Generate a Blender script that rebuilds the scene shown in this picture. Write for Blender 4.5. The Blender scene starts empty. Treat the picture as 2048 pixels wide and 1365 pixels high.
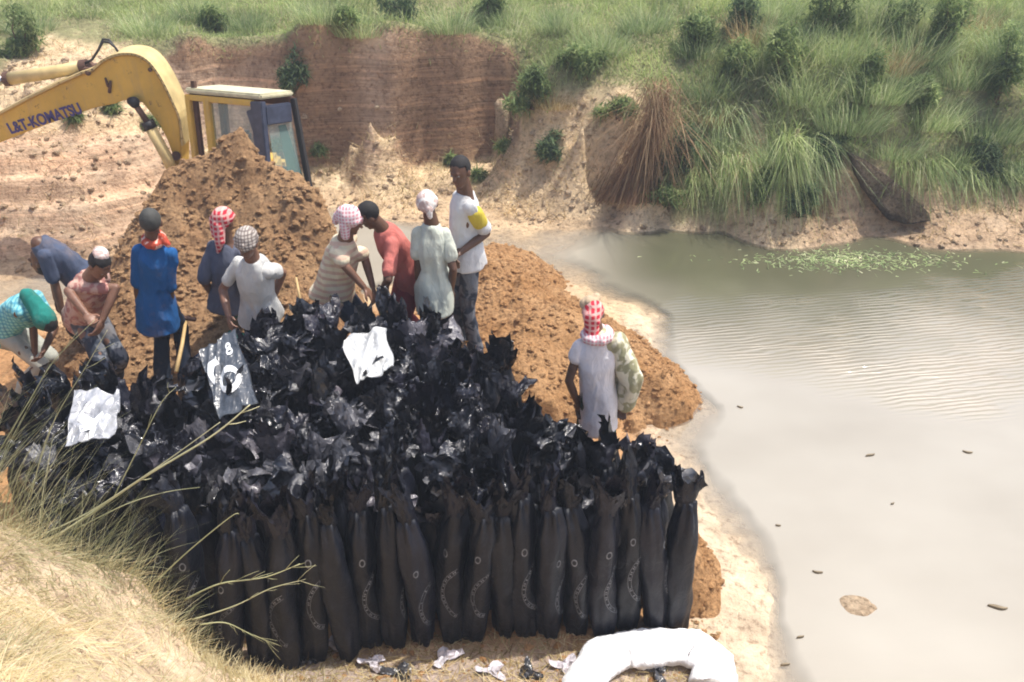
import bpy, bmesh, math, random
import numpy as np
from mathutils import Vector, Matrix, Quaternion
R = math.radians
rng = np.random.default_rng(7)
random.seed(7)
S = bpy.context.scene
COL = S.collection

# ------------------------------------------------------------------ camera
CAMH, F, TH = 4.7, 1800.0, math.atan(1066.5 / 1800.0)
CT, ST = math.cos(TH), math.sin(TH)
cd = bpy.data.cameras.new('camera'); cam = bpy.data.objects.new('camera', cd); COL.objects.link(cam)
cam.location = (0, 0, CAMH); cam.rotation_euler = (math.pi / 2 - TH, 0, 0)
cd.sensor_width = 36; cd.lens = 36 * F / 2048; cd.clip_start = 0.05; cd.clip_end = 500
S.camera = cam
# ------------------------------------------------------------------ light
SUN_EL, SUN_AZ = R(67), R(68)       # azimuth from +Y towards +X
w = bpy.data.worlds.new('World'); S.world = w; w.use_nodes = True
nt = w.node_tree; bg = nt.nodes['Background']; sky = nt.nodes.new('ShaderNodeTexSky')
sky.sky_type = 'NISHITA'; sky.sun_disc = False; sky.sun_elevation = SUN_EL; sky.sun_rotation = SUN_AZ
sky.dust_density = 3.5; sky.air_density = 1.0
nt.links.new(sky.outputs[0], bg.inputs[0]); bg.inputs[1].default_value = 0.15
sd = Vector((math.sin(SUN_AZ) * math.cos(SUN_EL), math.cos(SUN_AZ) * math.cos(SUN_EL), math.sin(SUN_EL)))
ld = bpy.data.lights.new('sun', 'SUN'); ld.energy = 3.9; ld.angle = R(0.6); ld.color = (1, 0.95, 0.87)
sun = bpy.data.objects.new('sun', ld); COL.objects.link(sun); sun.rotation_euler = sd.to_track_quat('Z', 'Y').to_euler()
S.view_settings.view_transform = 'Standard'; S.view_settings.look = 'None'
S.view_settings.exposure = 0.5; S.view_settings.gamma = 1
S.cycles.filter_width = 1.9
S.cycles.max_bounces = 6; S.cycles.transparent_max_bounces = 8

# ------------------------------------------------------------------ helpers
def ray(px, py):
    u = (px - 1024) / F; v = (py - 682.5) / F
    return np.array([u, CT - v * ST, -ST - v * CT])
def at(px, py, Y):
    d = ray(px, py); t = Y / d[1]; return np.array([d[0] * t, Y, CAMH + d[2] * t])
def gz(px, py, z=0.0):
    d = ray(px, py); t = (z - CAMH) / d[2]; return np.array([d[0] * t, d[1] * t, z])
def proj(P):
    P = np.asarray(P); x, y, z = P[..., 0], P[..., 1], P[..., 2] - CAMH
    dep = y * CT - z * ST; dep = np.maximum(dep, 1e-3)
    return 1024 + F * x / dep, 682.5 + F * (-z * CT - y * ST) / dep
def sm(a, b, x):
    t = np.clip((x - a) / (b - a), 0, 1); return t * t * (3 - 2 * t)

def _h(ix, iy, iz, seed):
    n = (ix.astype(np.int64) * 374761393 + iy.astype(np.int64) * 668265263 + iz.astype(np.int64) * 2147483647 + seed * 974634777) & 0xffffffff
    n = ((n ^ (n >> 13)) * 1274126177) & 0xffffffff
    n = n ^ (n >> 16)
    return (n & 0xffff) / 65535.0
def vn(x, y, z=None, seed=0):
    x = np.asarray(x, float); y = np.asarray(y, float)
    z = np.zeros_like(x) if z is None else np.asarray(z, float)
    ix, iy, iz = np.floor(x), np.floor(y), np.floor(z)
    fx, fy, fz = x - ix, y - iy, z - iz
    fx = fx * fx * (3 - 2 * fx); fy = fy * fy * (3 - 2 * fy); fz = fz * fz * (3 - 2 * fz)
    r = 0
    for a in (0, 1):
        for b in (0, 1):
            for c in (0, 1):
                wgt = (fx if a else 1 - fx) * (fy if b else 1 - fy) * (fz if c else 1 - fz)
                r = r + wgt * _h(ix + a, iy + b, iz + c, seed)
    return r * 2 - 1
def fbm(x, y, z=None, o=4, seed=0, gain=.5):
    s = 0; a = 1; tot = 0
    for i in range(o):
        k = 2 ** i
        s = s + a * vn(x * k, y * k, None if z is None else z * k, seed + i * 17); tot += a; a *= gain
    return s / tot
def rbf(pts):
    P = np.array(pts, float); A = np.linalg.norm(P[:, None, :2] - P[None, :, :2], axis=2)
    n = len(P); M = np.zeros((n + 3, n + 3)); M[:n, :n] = A; M[:n, n] = 1; M[:n, n + 1:] = P[:, :2]; M[n, :n] = 1; M[n + 1:, :n] = P[:, :2].T
    M[:n, :n] += np.eye(n) * 1e-4
    wv = np.linalg.solve(M, np.r_[P[:, 2], 0, 0, 0])
    def f(x, y):
        x = np.asarray(x, float); y = np.asarray(y, float); out = wv[n] + wv[n + 1] * x + wv[n + 2] * y
        for i in range(n):
            out = out + wv[i] * np.hypot(x - P[i, 0], y - P[i, 1])
        return out
    return f

def tag(o, label=None, cat=None, group=None, kind=None):
    if label: o['label'] = label
    if cat: o['category'] = cat
    if group: o['group'] = group
    if kind: o['kind'] = kind
    return o
def thing(name, label, cat, loc, group=None):
    o = bpy.data.objects.new(name, None); o.empty_display_size = .1; COL.objects.link(o); o.location = Vector(loc)
    return tag(o, label, cat, group)
def obj(name, V, Fc, mat, parent=None, smooth=True, attrs=None, label=None):
    """one mesh object; V in world coordinates, made local to its thing"""
    V = np.asarray(V, float).reshape(-1, 3)
    if parent is not None:
        b = parent; L = np.zeros(3)
        while b is not None: L += np.array(b.location); b = b.parent
        V = V - L
    me = bpy.data.meshes.new(name)
    if isinstance(Fc, np.ndarray):
        n, k = Fc.shape
        me.vertices.add(len(V)); me.vertices.foreach_set('co', V.astype(np.float32).ravel())
        me.loops.add(n * k); me.loops.foreach_set('vertex_index', Fc.astype(np.int32).ravel())
        me.polygons.add(n); me.polygons.foreach_set('loop_start', np.arange(0, n * k, k, dtype=np.int32))
        me.update(calc_edges=True)
    else:
        me.from_pydata([tuple(v) for v in V], [], Fc)
    me.polygons.foreach_set('use_smooth', np.full(len(me.polygons), smooth))
    for k, v in (attrs or {}).items():
        v = np.asarray(v, np.float32)
        if v.ndim == 1:
            a = me.attributes.new(k, 'FLOAT', 'POINT'); a.data.foreach_set('value', v)
        else:
            a = me.attributes.new(k, 'FLOAT_COLOR', 'POINT'); a.data.foreach_set('color', np.c_[v, np.ones(len(v))].astype(np.float32).ravel())
    for m in (mat if isinstance(mat, (list, tuple)) else [mat]): me.materials.append(m)
    o = bpy.data.objects.new(name, me); COL.objects.link(o)
    if parent is not None: o.parent = parent
    if label: o['label'] = label
    me.update()
    return o
class MB:
    """collects shapes for one mesh"""
    def __init__(s): s.V = []; s.F = []; s.n = 0
    def add(s, V, Fc):
        V = [tuple(v) for v in V]; s.V += V; s.F += [tuple(i + s.n for i in f) for f in Fc]; s.n += len(V); return s
    def box(s, c, ax, hs, bev=0.0):
        ax = [np.array(a, float) / np.linalg.norm(a) for a in ax]; c = np.array(c, float)
        b = bev
        V = []; 
        if b <= 0:
            for i in (-1, 1):
                for j in (-1, 1):
                    for k in (-1, 1): V.append(c + ax[0] * hs[0] * i + ax[1] * hs[1] * j + ax[2] * hs[2] * k)
            return s.add(V, [(0, 1, 3, 2), (4, 6, 7, 5), (0, 4, 5, 1), (2, 3, 7, 6), (0, 2, 6, 4), (1, 5, 7, 3)])
        bm = bmesh.new(); bmesh.ops.create_cube(bm, size=2)
        for v in bm.verts: v.co = Vector((v.co.x * hs[0], v.co.y * hs[1], v.co.z * hs[2]))
        bmesh.ops.bevel(bm, geom=list(bm.edges), offset=b, segments=2, affect='EDGES')
        bm.verts.index_update()
        V = [c + ax[0] * v.co.x + ax[1] * v.co.y + ax[2] * v.co.z for v in bm.verts]
        Fs = [tuple(v.index for v in f.verts) for f in bm.faces]; bm.free()
        return s.add(V, Fs)
    def tube(s, pts, rad, n=8, cap=True):
        pts = [np.array(p, float) for p in pts]; rad = [rad] * len(pts) if np.isscalar(rad) else rad
        V = []; up = None
        for i, p in enumerate(pts):
            d = pts[min(i + 1, len(pts) - 1)] - pts[max(i - 1, 0)]; d = d / (np.linalg.norm(d) + 1e-9)
            if up is None:
                up = np.cross(d, [0, 0, 1]) if abs(d[2]) < .9 else np.cross(d, [1, 0, 0])
            up = up - d * np.dot(up, d); up /= np.linalg.norm(up) + 1e-9; q = np.cross(d, up)
            for k in range(n):
                a = 2 * math.pi * k / n; V.append(p + (up * math.cos(a) + q * math.sin(a)) * rad[i])
        Fs = []
        for i in range(len(pts) - 1):
            for k in range(n):
                k2 = (k + 1) % n; Fs.append((i * n + k, i * n + k2, (i + 1) * n + k2, (i + 1) * n + k))
        if cap: Fs.append(tuple(reversed(range(n)))); Fs.append(tuple(range((len(pts) - 1) * n, len(pts) * n)))
        return s.add(V, Fs)
    def sphere(s, c, M, seg=16, ring=10):
        c = np.array(c, float); M = np.array(M, float)   # rows: axis vectors * radius
        V = [c + M[2]]; 
        for i in range(1, ring):
            t = math.pi * i / ring
            for k in range(seg):
                a = 2 * math.pi * k / seg
                V.append(c + M[0] * math.sin(t) * math.cos(a) + M[1] * math.sin(t) * math.sin(a) + M[2] * math.cos(t))
        V.append(c - M[2]); Fs = []
        for k in range(seg):
            k2 = (k + 1) % seg
            Fs.append((0, 1 + k, 1 + k2)); 
            for i in range(ring - 2):
                Fs.append((1 + i * seg + k, 1 + (i + 1) * seg + k, 1 + (i + 1) * seg + k2, 1 + i * seg + k2))
            Fs.append((1 + (ring - 2) * seg + k, len(V) - 1, 1 + (ring - 2) * seg + k2))
        return s.add(V, Fs)
    def ball(s, c, r, seg=12, ring=8): return s.sphere(c, np.eye(3) * r, seg, ring)
    def limb(s, p0, r0, p1, r1):
        s.tube([p0, p1], [r0, r1], 14); s.ball(p0, r0, 14, 10); s.ball(p1, r1, 14, 10); return s
    def loft(s, secs, n=24):
        V = []; Fs = []
        for c, a, b in secs:
            for k in range(n):
                t = 2 * math.pi * k / n; ct, st = math.cos(t), math.sin(t)
                ct = math.copysign(abs(ct) ** .85, ct); st = math.copysign(abs(st) ** .85, st)
                V.append(np.array(c) + np.array(a) * ct + np.array(b) * st)
        for i in range(len(secs) - 1):
            for k in range(n):
                k2 = (k + 1) % n; Fs.append((i * n + k, i * n + k2, (i + 1) * n + k2, (i + 1) * n + k))
        Fs.append(tuple(reversed(range(n)))); Fs.append(tuple(range((len(secs) - 1) * n, len(secs) * n)))
        return s.add(V, Fs)
    def prism(s, P, off):
        P = [np.array(p, float) for p in P]; off = np.array(off, float); n = len(P)
        Fs = [tuple(range(n)), tuple(reversed(range(n, 2 * n)))] + [(i, n + i, n + (i + 1) % n, (i + 1) % n) for i in range(n)]
        return s.add(P + [p + off for p in P], Fs)
    def build(s, name, mat, parent=None, smooth=False, label=None):
        return obj(name, s.V, s.F, mat, parent, smooth, label=label)

# ------------------------------------------------------------------ materials
def newmat(name):
    m = bpy.data.materials.new(name); m.use_nodes = True; t = m.node_tree; b = t.nodes['Principled BSDF']; return m, t, b
def N(t, typ, **kw):
    n = t.nodes.new(typ)
    for k, v in kw.items():
        if k in n.inputs.keys(): n.inputs[k].default_value = v
        else: setattr(n, k, v)
    return n
def ramp(t, fac, stops):
    r = t.nodes.new('ShaderNodeValToRGB'); e = r.color_ramp.elements
    while len(e) < len(stops): e.new(.5)
    for x, (p, c) in zip(e, stops): x.position = p; x.color = (*c, 1)
    t.links.new(fac, r.inputs[0]); return r.outputs[0]
def mixc(t, fac, a, b, mode='MIX'):
    m = t.nodes.new('ShaderNodeMix'); m.data_type = 'RGBA'; m.blend_type = mode
    for s_, v in ((0, fac), (6, a), (7, b)):
        if hasattr(v, 'links'): t.links.new(v, m.inputs[s_])
        else: m.inputs[s_].default_value = v if s_ == 0 else (*v, 1)
    return m.outputs[2]
def bump(t, b, h, strength=.5, dist=.02, prev=None):
    n = t.nodes.new('ShaderNodeBump'); n.inputs['Strength'].default_value = strength; n.inputs['Distance'].default_value = dist
    t.links.new(h, n.inputs['Height'])
    if prev: t.links.new(prev, n.inputs['Normal'])
    t.links.new(n.outputs[0], b.inputs['Normal']); return n.outputs[0]
def coords(t, scale=(1, 1, 1), rot=(0, 0, 0), src='Position'):
    g = t.nodes.new('ShaderNodeNewGeometry') if src == 'Position' else t.nodes.new('ShaderNodeTexCoord')
    mp = t.nodes.new('ShaderNodeMapping'); mp.inputs['Scale'].default_value = scale; mp.inputs['Rotation'].default_value = rot
    t.links.new(g.outputs[src], mp.inputs[0]); return mp.outputs[0]
def noise(t, vec, scale, detail=4, rough=.55, dist=0):
    n = t.nodes.new('ShaderNodeTexNoise'); n.inputs['Scale'].default_value = scale; n.inputs['Detail'].default_value = detail
    n.inputs['Roughness'].default_value = rough; n.inputs['Distortion'].default_value = dist
    t.links.new(vec, n.inputs['Vector']); return n.outputs[0]
def attr(t, name, out=2):
    a = t.nodes.new('ShaderNodeAttribute'); a.attribute_name = name; return a.outputs[out]

def mat_plain(name, c, rough=.6, metal=0, dirt=.25, scale=12, bumpd=.0, spec=.5, coat=0):
    m, t, b = newmat(name); v = coords(t, src='Object')
    n = noise(t, v, scale, 5)
    dk = tuple(x * (1 - dirt) for x in c); lt = tuple(min(1, x * (1 + dirt * .5)) for x in c)
    t.links.new(ramp(t, n, [(.3, dk), (.7, lt)]), b.inputs['Base Color'])
    b.inputs['Roughness'].default_value = rough; b.inputs['Metallic'].default_value = metal
    b.inputs['Specular IOR Level'].default_value = spec; b.inputs['Coat Weight'].default_value = coat
    if bumpd: bump(t, b, n, .6, bumpd)
    return m
def mat_paint(name, c):
    m, t, b = newmat(name); v = coords(t, src='Object')
    base = ramp(t, noise(t, v, 2.5, 5, .6), [(.3, tuple(x * .78 for x in c)), (.7, tuple(min(1, x * 1.12) for x in c))])
    base = mixc(t, ramp(t, noise(t, v, 9, 8, .75), [(.60, (0, 0, 0)), (.66, (.85,) * 3)]), base, (.17, .095, .05))
    base = mixc(t, ramp(t, noise(t, coords(t, (6, 6, .8), src='Object'), 2.2, 6, .7), [(.5, (0, 0, 0)), (.75, (.45,) * 3)]), base, (.38, .27, .16))
    t.links.new(base, b.inputs['Base Color']); t.links.new(ramp(t, noise(t, v, 6, 4), [(.3, (.4,) * 3), (.7, (.75,) * 3)]), b.inputs['Roughness'])
    bump(t, b, noise(t, v, 12, 5), .4, .004); return m
def mat_cloth(name, c, c2=None, pattern=None, scale=14, wr=.008):
    m, t, b = newmat(name); v = coords(t, src='Object')
    n = noise(t, v, 5, 4)
    base = ramp(t, n, [(.3, tuple(x * .82 for x in c)), (.72, tuple(min(.9, x * 1.08) for x in c))])
    if pattern == 'check':
        for k, rot in enumerate(((0, 0, 0), (0, R(90), 0))):
            wv = t.nodes.new('ShaderNodeTexWave'); wv.inputs['Scale'].default_value = scale; wv.inputs['Distortion'].default_value = 1.5
            t.links.new(coords(t, rot=rot, src='Object'), wv.inputs['Vector'])
            f = ramp(t, wv.outputs['Fac'], [(.55, (0, 0, 0)), (.72, (.75,) * 3)])
            base = mixc(t, f, base, c2)
    elif pattern == 'blotch':
        f = ramp(t, noise(t, v, scale, 2, .5, 1.0), [(.48, (0, 0, 0)), (.56, (1, 1, 1))]); base = mixc(t, f, base, c2)
    elif pattern == 'stripe':
        wv = t.nodes.new('ShaderNodeTexWave'); wv.bands_direction = 'Z'; wv.inputs['Scale'].default_value = scale; wv.inputs['Distortion'].default_value = 2
        t.links.new(v, wv.inputs['Vector']); base = mixc(t, ramp(t, wv.outputs['Fac'], [(.5, (0, 0, 0)), (.7, (1, 1, 1))]), base, c2)
    base = mixc(t, ramp(t, noise(t, coords(t), 3.5, 6, .7), [(.52, (0, 0, 0)), (.75, (.4,) * 3)]), base, (.28, .19, .12))
    t.links.new(base, b.inputs['Base Color']); b.inputs['Roughness'].default_value = .9; b.inputs['Specular IOR Level'].default_value = .15
    nn = noise(t, coords(t, (1, 1, .45), src='Object'), 16, 3, .5, 1.5)
    bump(t, b, nn, .9, wr * 1.5)
    return m
def mat_skin(c=(.12, .058, .034)):
    m, t, b = newmat('skin'); v = coords(t, src='Object')
    t.links.new(ramp(t, noise(t, v, 14, 3), [(.3, tuple(x * .75 for x in c)), (.7, tuple(x * 1.15 for x in c))]), b.inputs['Base Color'])
    b.inputs['Roughness'].default_value = .48; return m
def mat_ground(name, mult=1.0):
    m, t, b = newmat(name); p = coords(t)
    base = attr(t, 'Col', 0)
    n1 = noise(t, p, 3.2, 6, .6); n2 = noise(t, p, 16, 5, .65); n3 = noise(t, p, 60, 4, .7)
    c = mixc(t, 1.0, base, ramp(t, n1, [(.3, (.72, .69, .66)), (.7, (1.22, 1.2, 1.16))]), 'MULTIPLY')
    c = mixc(t, 1.0, c, ramp(t, n2, [(.32, (.55, .50, .46)), (.47, (1, 1, 1)), (.72, (1.22, 1.22, 1.18))]), 'MULTIPLY')
    # water-laid strata on the cut faces
    st = noise(t, coords(t, (.35, .35, 9)), 1.2, 5, .62, .35)
    sc = ramp(t, st, [(.32, (.6, .58, .56)), (.44, (1.0, 1.0, 1.0)), (.50, (.74, .72, .70)), (.58, (1.05, 1.02, 1.0)), (.68, (1.4, 1.32, 1.25))])
    c = mixc(t, attr(t, 'strata'), c, mixc(t, 1.0, c, sc, 'MULTIPLY'))
    t.links.new(c, b.inputs['Base Color'])
    wet = attr(t, 'wet'); rr = ramp(t, wet, [(0, (.95,) * 3), (1, (.45,) * 3)]); t.links.new(rr, b.inputs['Roughness'])
    b.inputs['Specular IOR Level'].default_value = .25
    p1 = bump(t, b, n2, .9, .05); bump(t, b, n3, .8, .02, p1)
    return m
def mat_soil(name, a, bcol):
    m, t, b = newmat(name); p = coords(t)
    n1 = noise(t, p, 2.2, 5, .6); n2 = noise(t, p, 30, 6, .7); n3 = noise(t, p, 80, 3, .7)
    c = ramp(t, n1, [(.35, a), (.65, bcol)])
    vor = t.nodes.new('ShaderNodeTexVoronoi'); vor.inputs['Scale'].default_value = 17; t.links.new(coords(t), vor.inputs['Vector'])
    c = mixc(t, 1.0, c, ramp(t, n2, [(.34, (.55, .50, .47)), (.48, (1, 1, 1)), (.7, (1.25, 1.23, 1.2))]), 'MULTIPLY')
    t.links.new(c, b.inputs['Base Color']); b.inputs['Roughness'].default_value = .97; b.inputs['Specular IOR Level'].default_value = .12
    p1 = bump(t, b, n2, 1.0, .06); p2 = bump(t, b, n3, .8, .02, p1); bump(t, b, vor.outputs['Distance'], .5, .03, p2)
    return m
def mat_blade(name, stops, transl=.35):
    m, t, b = newmat(name); out = t.nodes['Material Output']
    c = ramp(t, attr(t, 'rnd'), stops)
    c = mixc(t, 1.0, c, ramp(t, noise(t, coords(t), 1.4, 3), [(.35, (.62, .66, .6)), (.65, (1.28, 1.25, 1.2))]), 'MULTIPLY')
    t.links.new(c, b.inputs['Base Color']); b.inputs['Roughness'].default_value = .7; b.inputs['Specular IOR Level'].default_value = .25
    tr = t.nodes.new('ShaderNodeBsdfTranslucent'); t.links.new(c, tr.inputs[0]); mx = t.nodes.new('ShaderNodeMixShader'); mx.inputs[0].default_value = transl
    t.links.new(b.outputs[0], mx.inputs[1]); t.links.new(tr.outputs[0], mx.inputs[2]); t.links.new(mx.outputs[0], out.inputs[0])
    return m
def mat_plastic(name, c, rough, lo=.7, hi=1.4, bd=.012, sc=22, spec=.5):
    m, t, b = newmat(name); v = coords(t)
    oi = t.nodes.new('ShaderNodeObjectInfo')
    tint = ramp(t, oi.outputs['Random'], [(0, tuple(x * lo for x in c)), (.5, c), (1, (c[0] * hi * 1.15, c[1] * hi, c[2] * hi * 1.1))])
    dust = ramp(t, noise(t, v, 9, 6, .7), [(.5, (0, 0, 0)), (.80, (.16,) * 3)])
    t.links.new(mixc(t, dust, tint, (.10, .10, .115)), b.inputs['Base Color'])
    b.inputs['Roughness'].default_value = rough; b.inputs['Specular IOR Level'].default_value = spec
    bump(t, b, noise(t, coords(t, (1, 1, .5)), sc, 4, .6, 1.2), .7, bd)
    return m
M = {}
M['ground'] = mat_ground('ground')
M['soil'] = mat_soil('dug_soil', (.37, .215, .11), (.51, .32, .17))
M['soil2'] = mat_soil('orange_soil', (.44, .235, .10), (.60, .36, .18))
M['grass'] = mat_blade('green_grass', [(0, (.17, .25, .08)), (.35, (.30, .39, .13)), (.6, (.43, .50, .21)), (.85, (.48, .52, .28)), (1, (.62, .58, .40))])
M['kans'] = mat_blade('tall_reed_grass', [(0, (.16, .23, .11)), (.4, (.32, .42, .18)), (.75, (.47, .55, .29)), (1, (.64, .64, .44))])
M['leaf'] = mat_blade('bush_leaves', [(0, (.12, .18, .07)), (.5, (.23, .31, .12)), (1, (.38, .44, .2))], .5)
M['leafd'] = mat_blade('dark_bush_leaves', [(0, (.055, .095, .055)), (.5, (.11, .17, .08)), (1, (.22, .28, .15))], .45)
M['straw'] = mat_blade('straw', [(0, (.23, .145, .065)), (.35, (.42, .30, .15)), (.7, (.60, .48, .27)), (1, (.72, .63, .42))])
M['fstraw'] = mat_blade('foreground_dry_grass', [(0, (.26, .19, .09)), (.3, (.46, .37, .20)), (.65, (.64, .54, .34)), (1, (.80, .72, .52))])
M['reed'] = mat_blade('dry_reeds', [(0, (.20, .11, .06)), (.5, (.34, .20, .115)), (1, (.52, .37, .23))])
M['stalk'] = mat_blade('grass_stalks', [(0, (.26, .27, .14)), (.5, (.46, .46, .27)), (1, (.68, .64, .44))], .15)
M['wood'] = mat_plain('wood', (.16, .10, .06), .9)
M['skin'] = mat_skin()
M['bag'] = mat_plastic('black_bag_fabric', (.0045, .006, .012), .46, spec=.38)
M['bagm'] = mat_plastic('black_bag_plastic', (.013, .014, .020), .17, bd=.022, sc=30, spec=1.0)
M['bagdustglint'] = mat_plastic('dusty_glint_bag_plastic', (.085, .085, .095), .25, bd=.02, sc=30, spec=.9)  # grey of dusty mouths; elsewhere it carries sky glints painted as colour
M['mark'] = mat_plain('faded_white_print', (.19, .20, .22), .6, dirt=.5, scale=50)

# ------------------------------------------------------------------ ground
CP = []
def g(px, py, z): CP.append(tuple(gz(px, py, z)))
def wpt(x, y, z): CP.append((x, y, z))
# left far bank
for q in [(0, 528, 0), (120, 525, 0), (250, 515, 0), (-300, 560, 0), (0, 490, .25), (0, 400, .62), (0, 290, 1.15), (150, 285, 1.1), (150, 400, .6), (150, 490, .2), (300, 400, .45),
          (300, 300, .9), (330, 230, 1.05), (100, 200, 1.45), (0, 180, 1.55), (100, 100, 1.85), (0, 30, 2.05), (200, 150, 1.7), (-400, 300, 1.3), (-400, 100, 1.9),
          # middle sandy slope and mud flat
          (640, 340, .3), (740, 245, .95), (700, 290, .6), (790, 270, .75), (850, 300, .42), (940, 300, .4), (700, 385, .06), (850, 400, .05), (1000, 425, .05), (620, 420, .05), (800, 430, .05), (950, 445, .04),
          (1100, 440, .05), (1230, 430, .07), (1000, 330, .45), (1090, 360, .4), (1170, 380, .3), (1170, 240, 1.25), (1150, 300, .8), (1250, 330, .6), (1250, 200, 1.45), (1060, 200, 1.3), (1100, 130, 1.75), (1300, 100, 1.85),
          (1300, 300, .95), (1320, 380, .45), (1320, 450, .03), (1450, 462, 0), (1500, 300, 1.0), (1480, 380, .42), (1490, 420, .2), (1600, 100, 1.95), (1600, 250, 1.35), (1600, 360, .7), (1600, 445, .08),
          (1720, 300, 1.05), (1720, 400, .4), (1720, 465, .03), (1800, 200, 1.55), (1800, 430, .2), (1830, 492, 0), (1950, 497, 0), (2048, 505, 0), (2300, 520, 0), (1900, 410, .32), (2048, 420, .28), (2048, 350, .55), (1900, 350, .6),
          (2048, 200, 1.45), (2048, 80, 1.95), (2300, 200, 1.5), (2300, 380, .5), (1900, 470, .12), (2048, 475, .1),
          # under the water
          (1250, 520, -.14), (1400, 520, -.2), (1700, 560, -.3), (2048, 580, -.35), (1500, 700, -.45), (1900, 700, -.6), (1700, 900, -.5), (2048, 1100, -.6), (1700, 1100, -.3), (1600, 1250, -.16), (2048, 1365, -.5), (1750, 1365, -.22),
          (1500, 850, -.28), (1480, 960, -.12), (1560, 1080, -.10), (1100, 485, -.02), (1050, 468, .0), (1180, 500, -.06), (1150, 460, .0), (2400, 900, -.6),
          # near shore, right of the bags
          (1160, 560, .0), (1330, 630, -.02), (1440, 820, -.03), (1340, 870, -.01), (1390, 930, .0), (1410, 1010, .015), (1440, 1080, .02), (1500, 1130, .012), (1545, 1200, .01), (1540, 1290, .01), (1490, 1365, .02), (1400, 1150, .05), (1400, 1300, .05),
          # working floor
          (600, 1335, .09), (800, 1335, .07), (1000, 1330, .06), (1150, 1300, .06), (1300, 1270, .05), (1050, 1365, .12), (850, 1365, .14), (1250, 1365, .06)]: g(*q)
for q in [(-1.5, 4.2, .06), (0, 4.4, .06), (1.1, 4.5, .06), (-3, 4.4, .1), (-1.5, 5.2, .22), (0, 5.2, .15), (.9, 5.3, .08), (-3, 5.3, .32), (-1.5, 6.3, .42), (-.4, 6.4, .42), (.4, 6.0, .15), (-2.6, 6.3, .5), (-3.6, 6.2, .46),
          (-4.8, 6, .3), (-1.5, 7.2, .5), (-.4, 7.2, .45), (.8, 6.2, .05), (-3, 7.6, .4), (-4.4, 7.6, .15), (-3, 8.8, -.3), (-4.5, 8.8, .0), (-6, 8.5, .03), (-1.5, 9, .03), (-3, 9.8, -.45), (-2.3, 10.6, -.35), (-4, 9.9, -.3),
          (-.5, 9.3, .05), (.4, 9.3, .0), (0, 3.2, .3), (1.5, 3.0, .15), (0, 2.4, 1.1), (1.5, 2.2, .9), (0, 1.2, 2.6), (-1.5, 1, 3.0), (0, 0, 3.1), (-3, 0, 3.2), (2.5, 1.5, .9), (3.5, 3, -.25), (3.5, 1, .4), (6, 0, -.2), (3, -1, 2.6), (0, -6, 3.2), (-6, -3, 3.3), (-6, 2, 2.9), (6, -6, 2.5), (9, 4, -.6), (9, 8, -.6)]: wpt(*q)
# foreground bank: crest and its steep back
CREST = [(-150, 1010, 1.6), (0, 1055, 1.48), (70, 1090, 1.38), (130, 1125, 1.28), (210, 1135, 1.2), (270, 1145, 1.12), (305, 1215, .97), (350, 1275, .85), (410, 1325, .68), (500, 1362, .42), (590, 1385, .25)]
for px, py, z in CREST:
    p = gz(px, py, z); CP.append(tuple(p)); CP.append((p[0] + .10, p[1] + .22, min(z * .35, .35)))
for q in [(0, 1200, 1.9), (0, 1365, 2.35), (150, 1270, 1.7), (280, 1375, 1.5), (190, 1210, 1.42), (400, 1400, .95), (-300, 1200, 2.3)]: g(*q)
# cut cliff (base / top pairs)
CL = [(372, 205, 1.15, 108), (430, 200, 1.1, 105), (500, 215, 1.0, 103), (560, 250, .8, 106), (600, 300, .5, 106), (660, 295, .5, 104), (720, 280, .6, 103), (780, 270, .7, 110), (850, 288, .5, 113), (920, 285, .5, 113), (970, 270, .55, 108), (1010, 250, .7, 108)]
CLA = np.array(CL, float); cxs = np.linspace(372, 1010, 44); CL = [tuple(np.interp(c_, CLA[:, 0], CLA[:, j]) if j else c_ for j in range(4)) for c_ in cxs]
for px, pb, zb, ptop in CL:
    b_ = gz(px, pb, zb); tp = at(px, ptop, b_[1] + .07)
    wpt(tp[0], tp[1] + .05, tp[2]); wpt(b_[0], b_[1] - .05, zb - .02)
    wpt(tp[0] * 1.03, tp[1] + .6, tp[2] + .04); wpt(tp[0] * 1.1, tp[1] + 1.8, 2.0)
for x in np.linspace(-14, 14, 9): wpt(x, 17, 2.1 + .1 * math.sin(x))
for x in (-90, -30, 0, 30, 90):
    for y in (40, 120): wpt(x, y, 2.6)
for y in (-60, 0): wpt(-60, y, 3.2)
wpt(60, 0, -.8); wpt(60, 10, -.8); wpt(30, 5, -.8); wpt(60, -60, -.8); wpt(30, 14, .6); wpt(-30, 12, 1.6); wpt(-14, 9.3, .05); wpt(-14, 6, .2); wpt(20, 11.3, 0); wpt(14, 11.2, 0)
_tf = rbf(CP)
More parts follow.
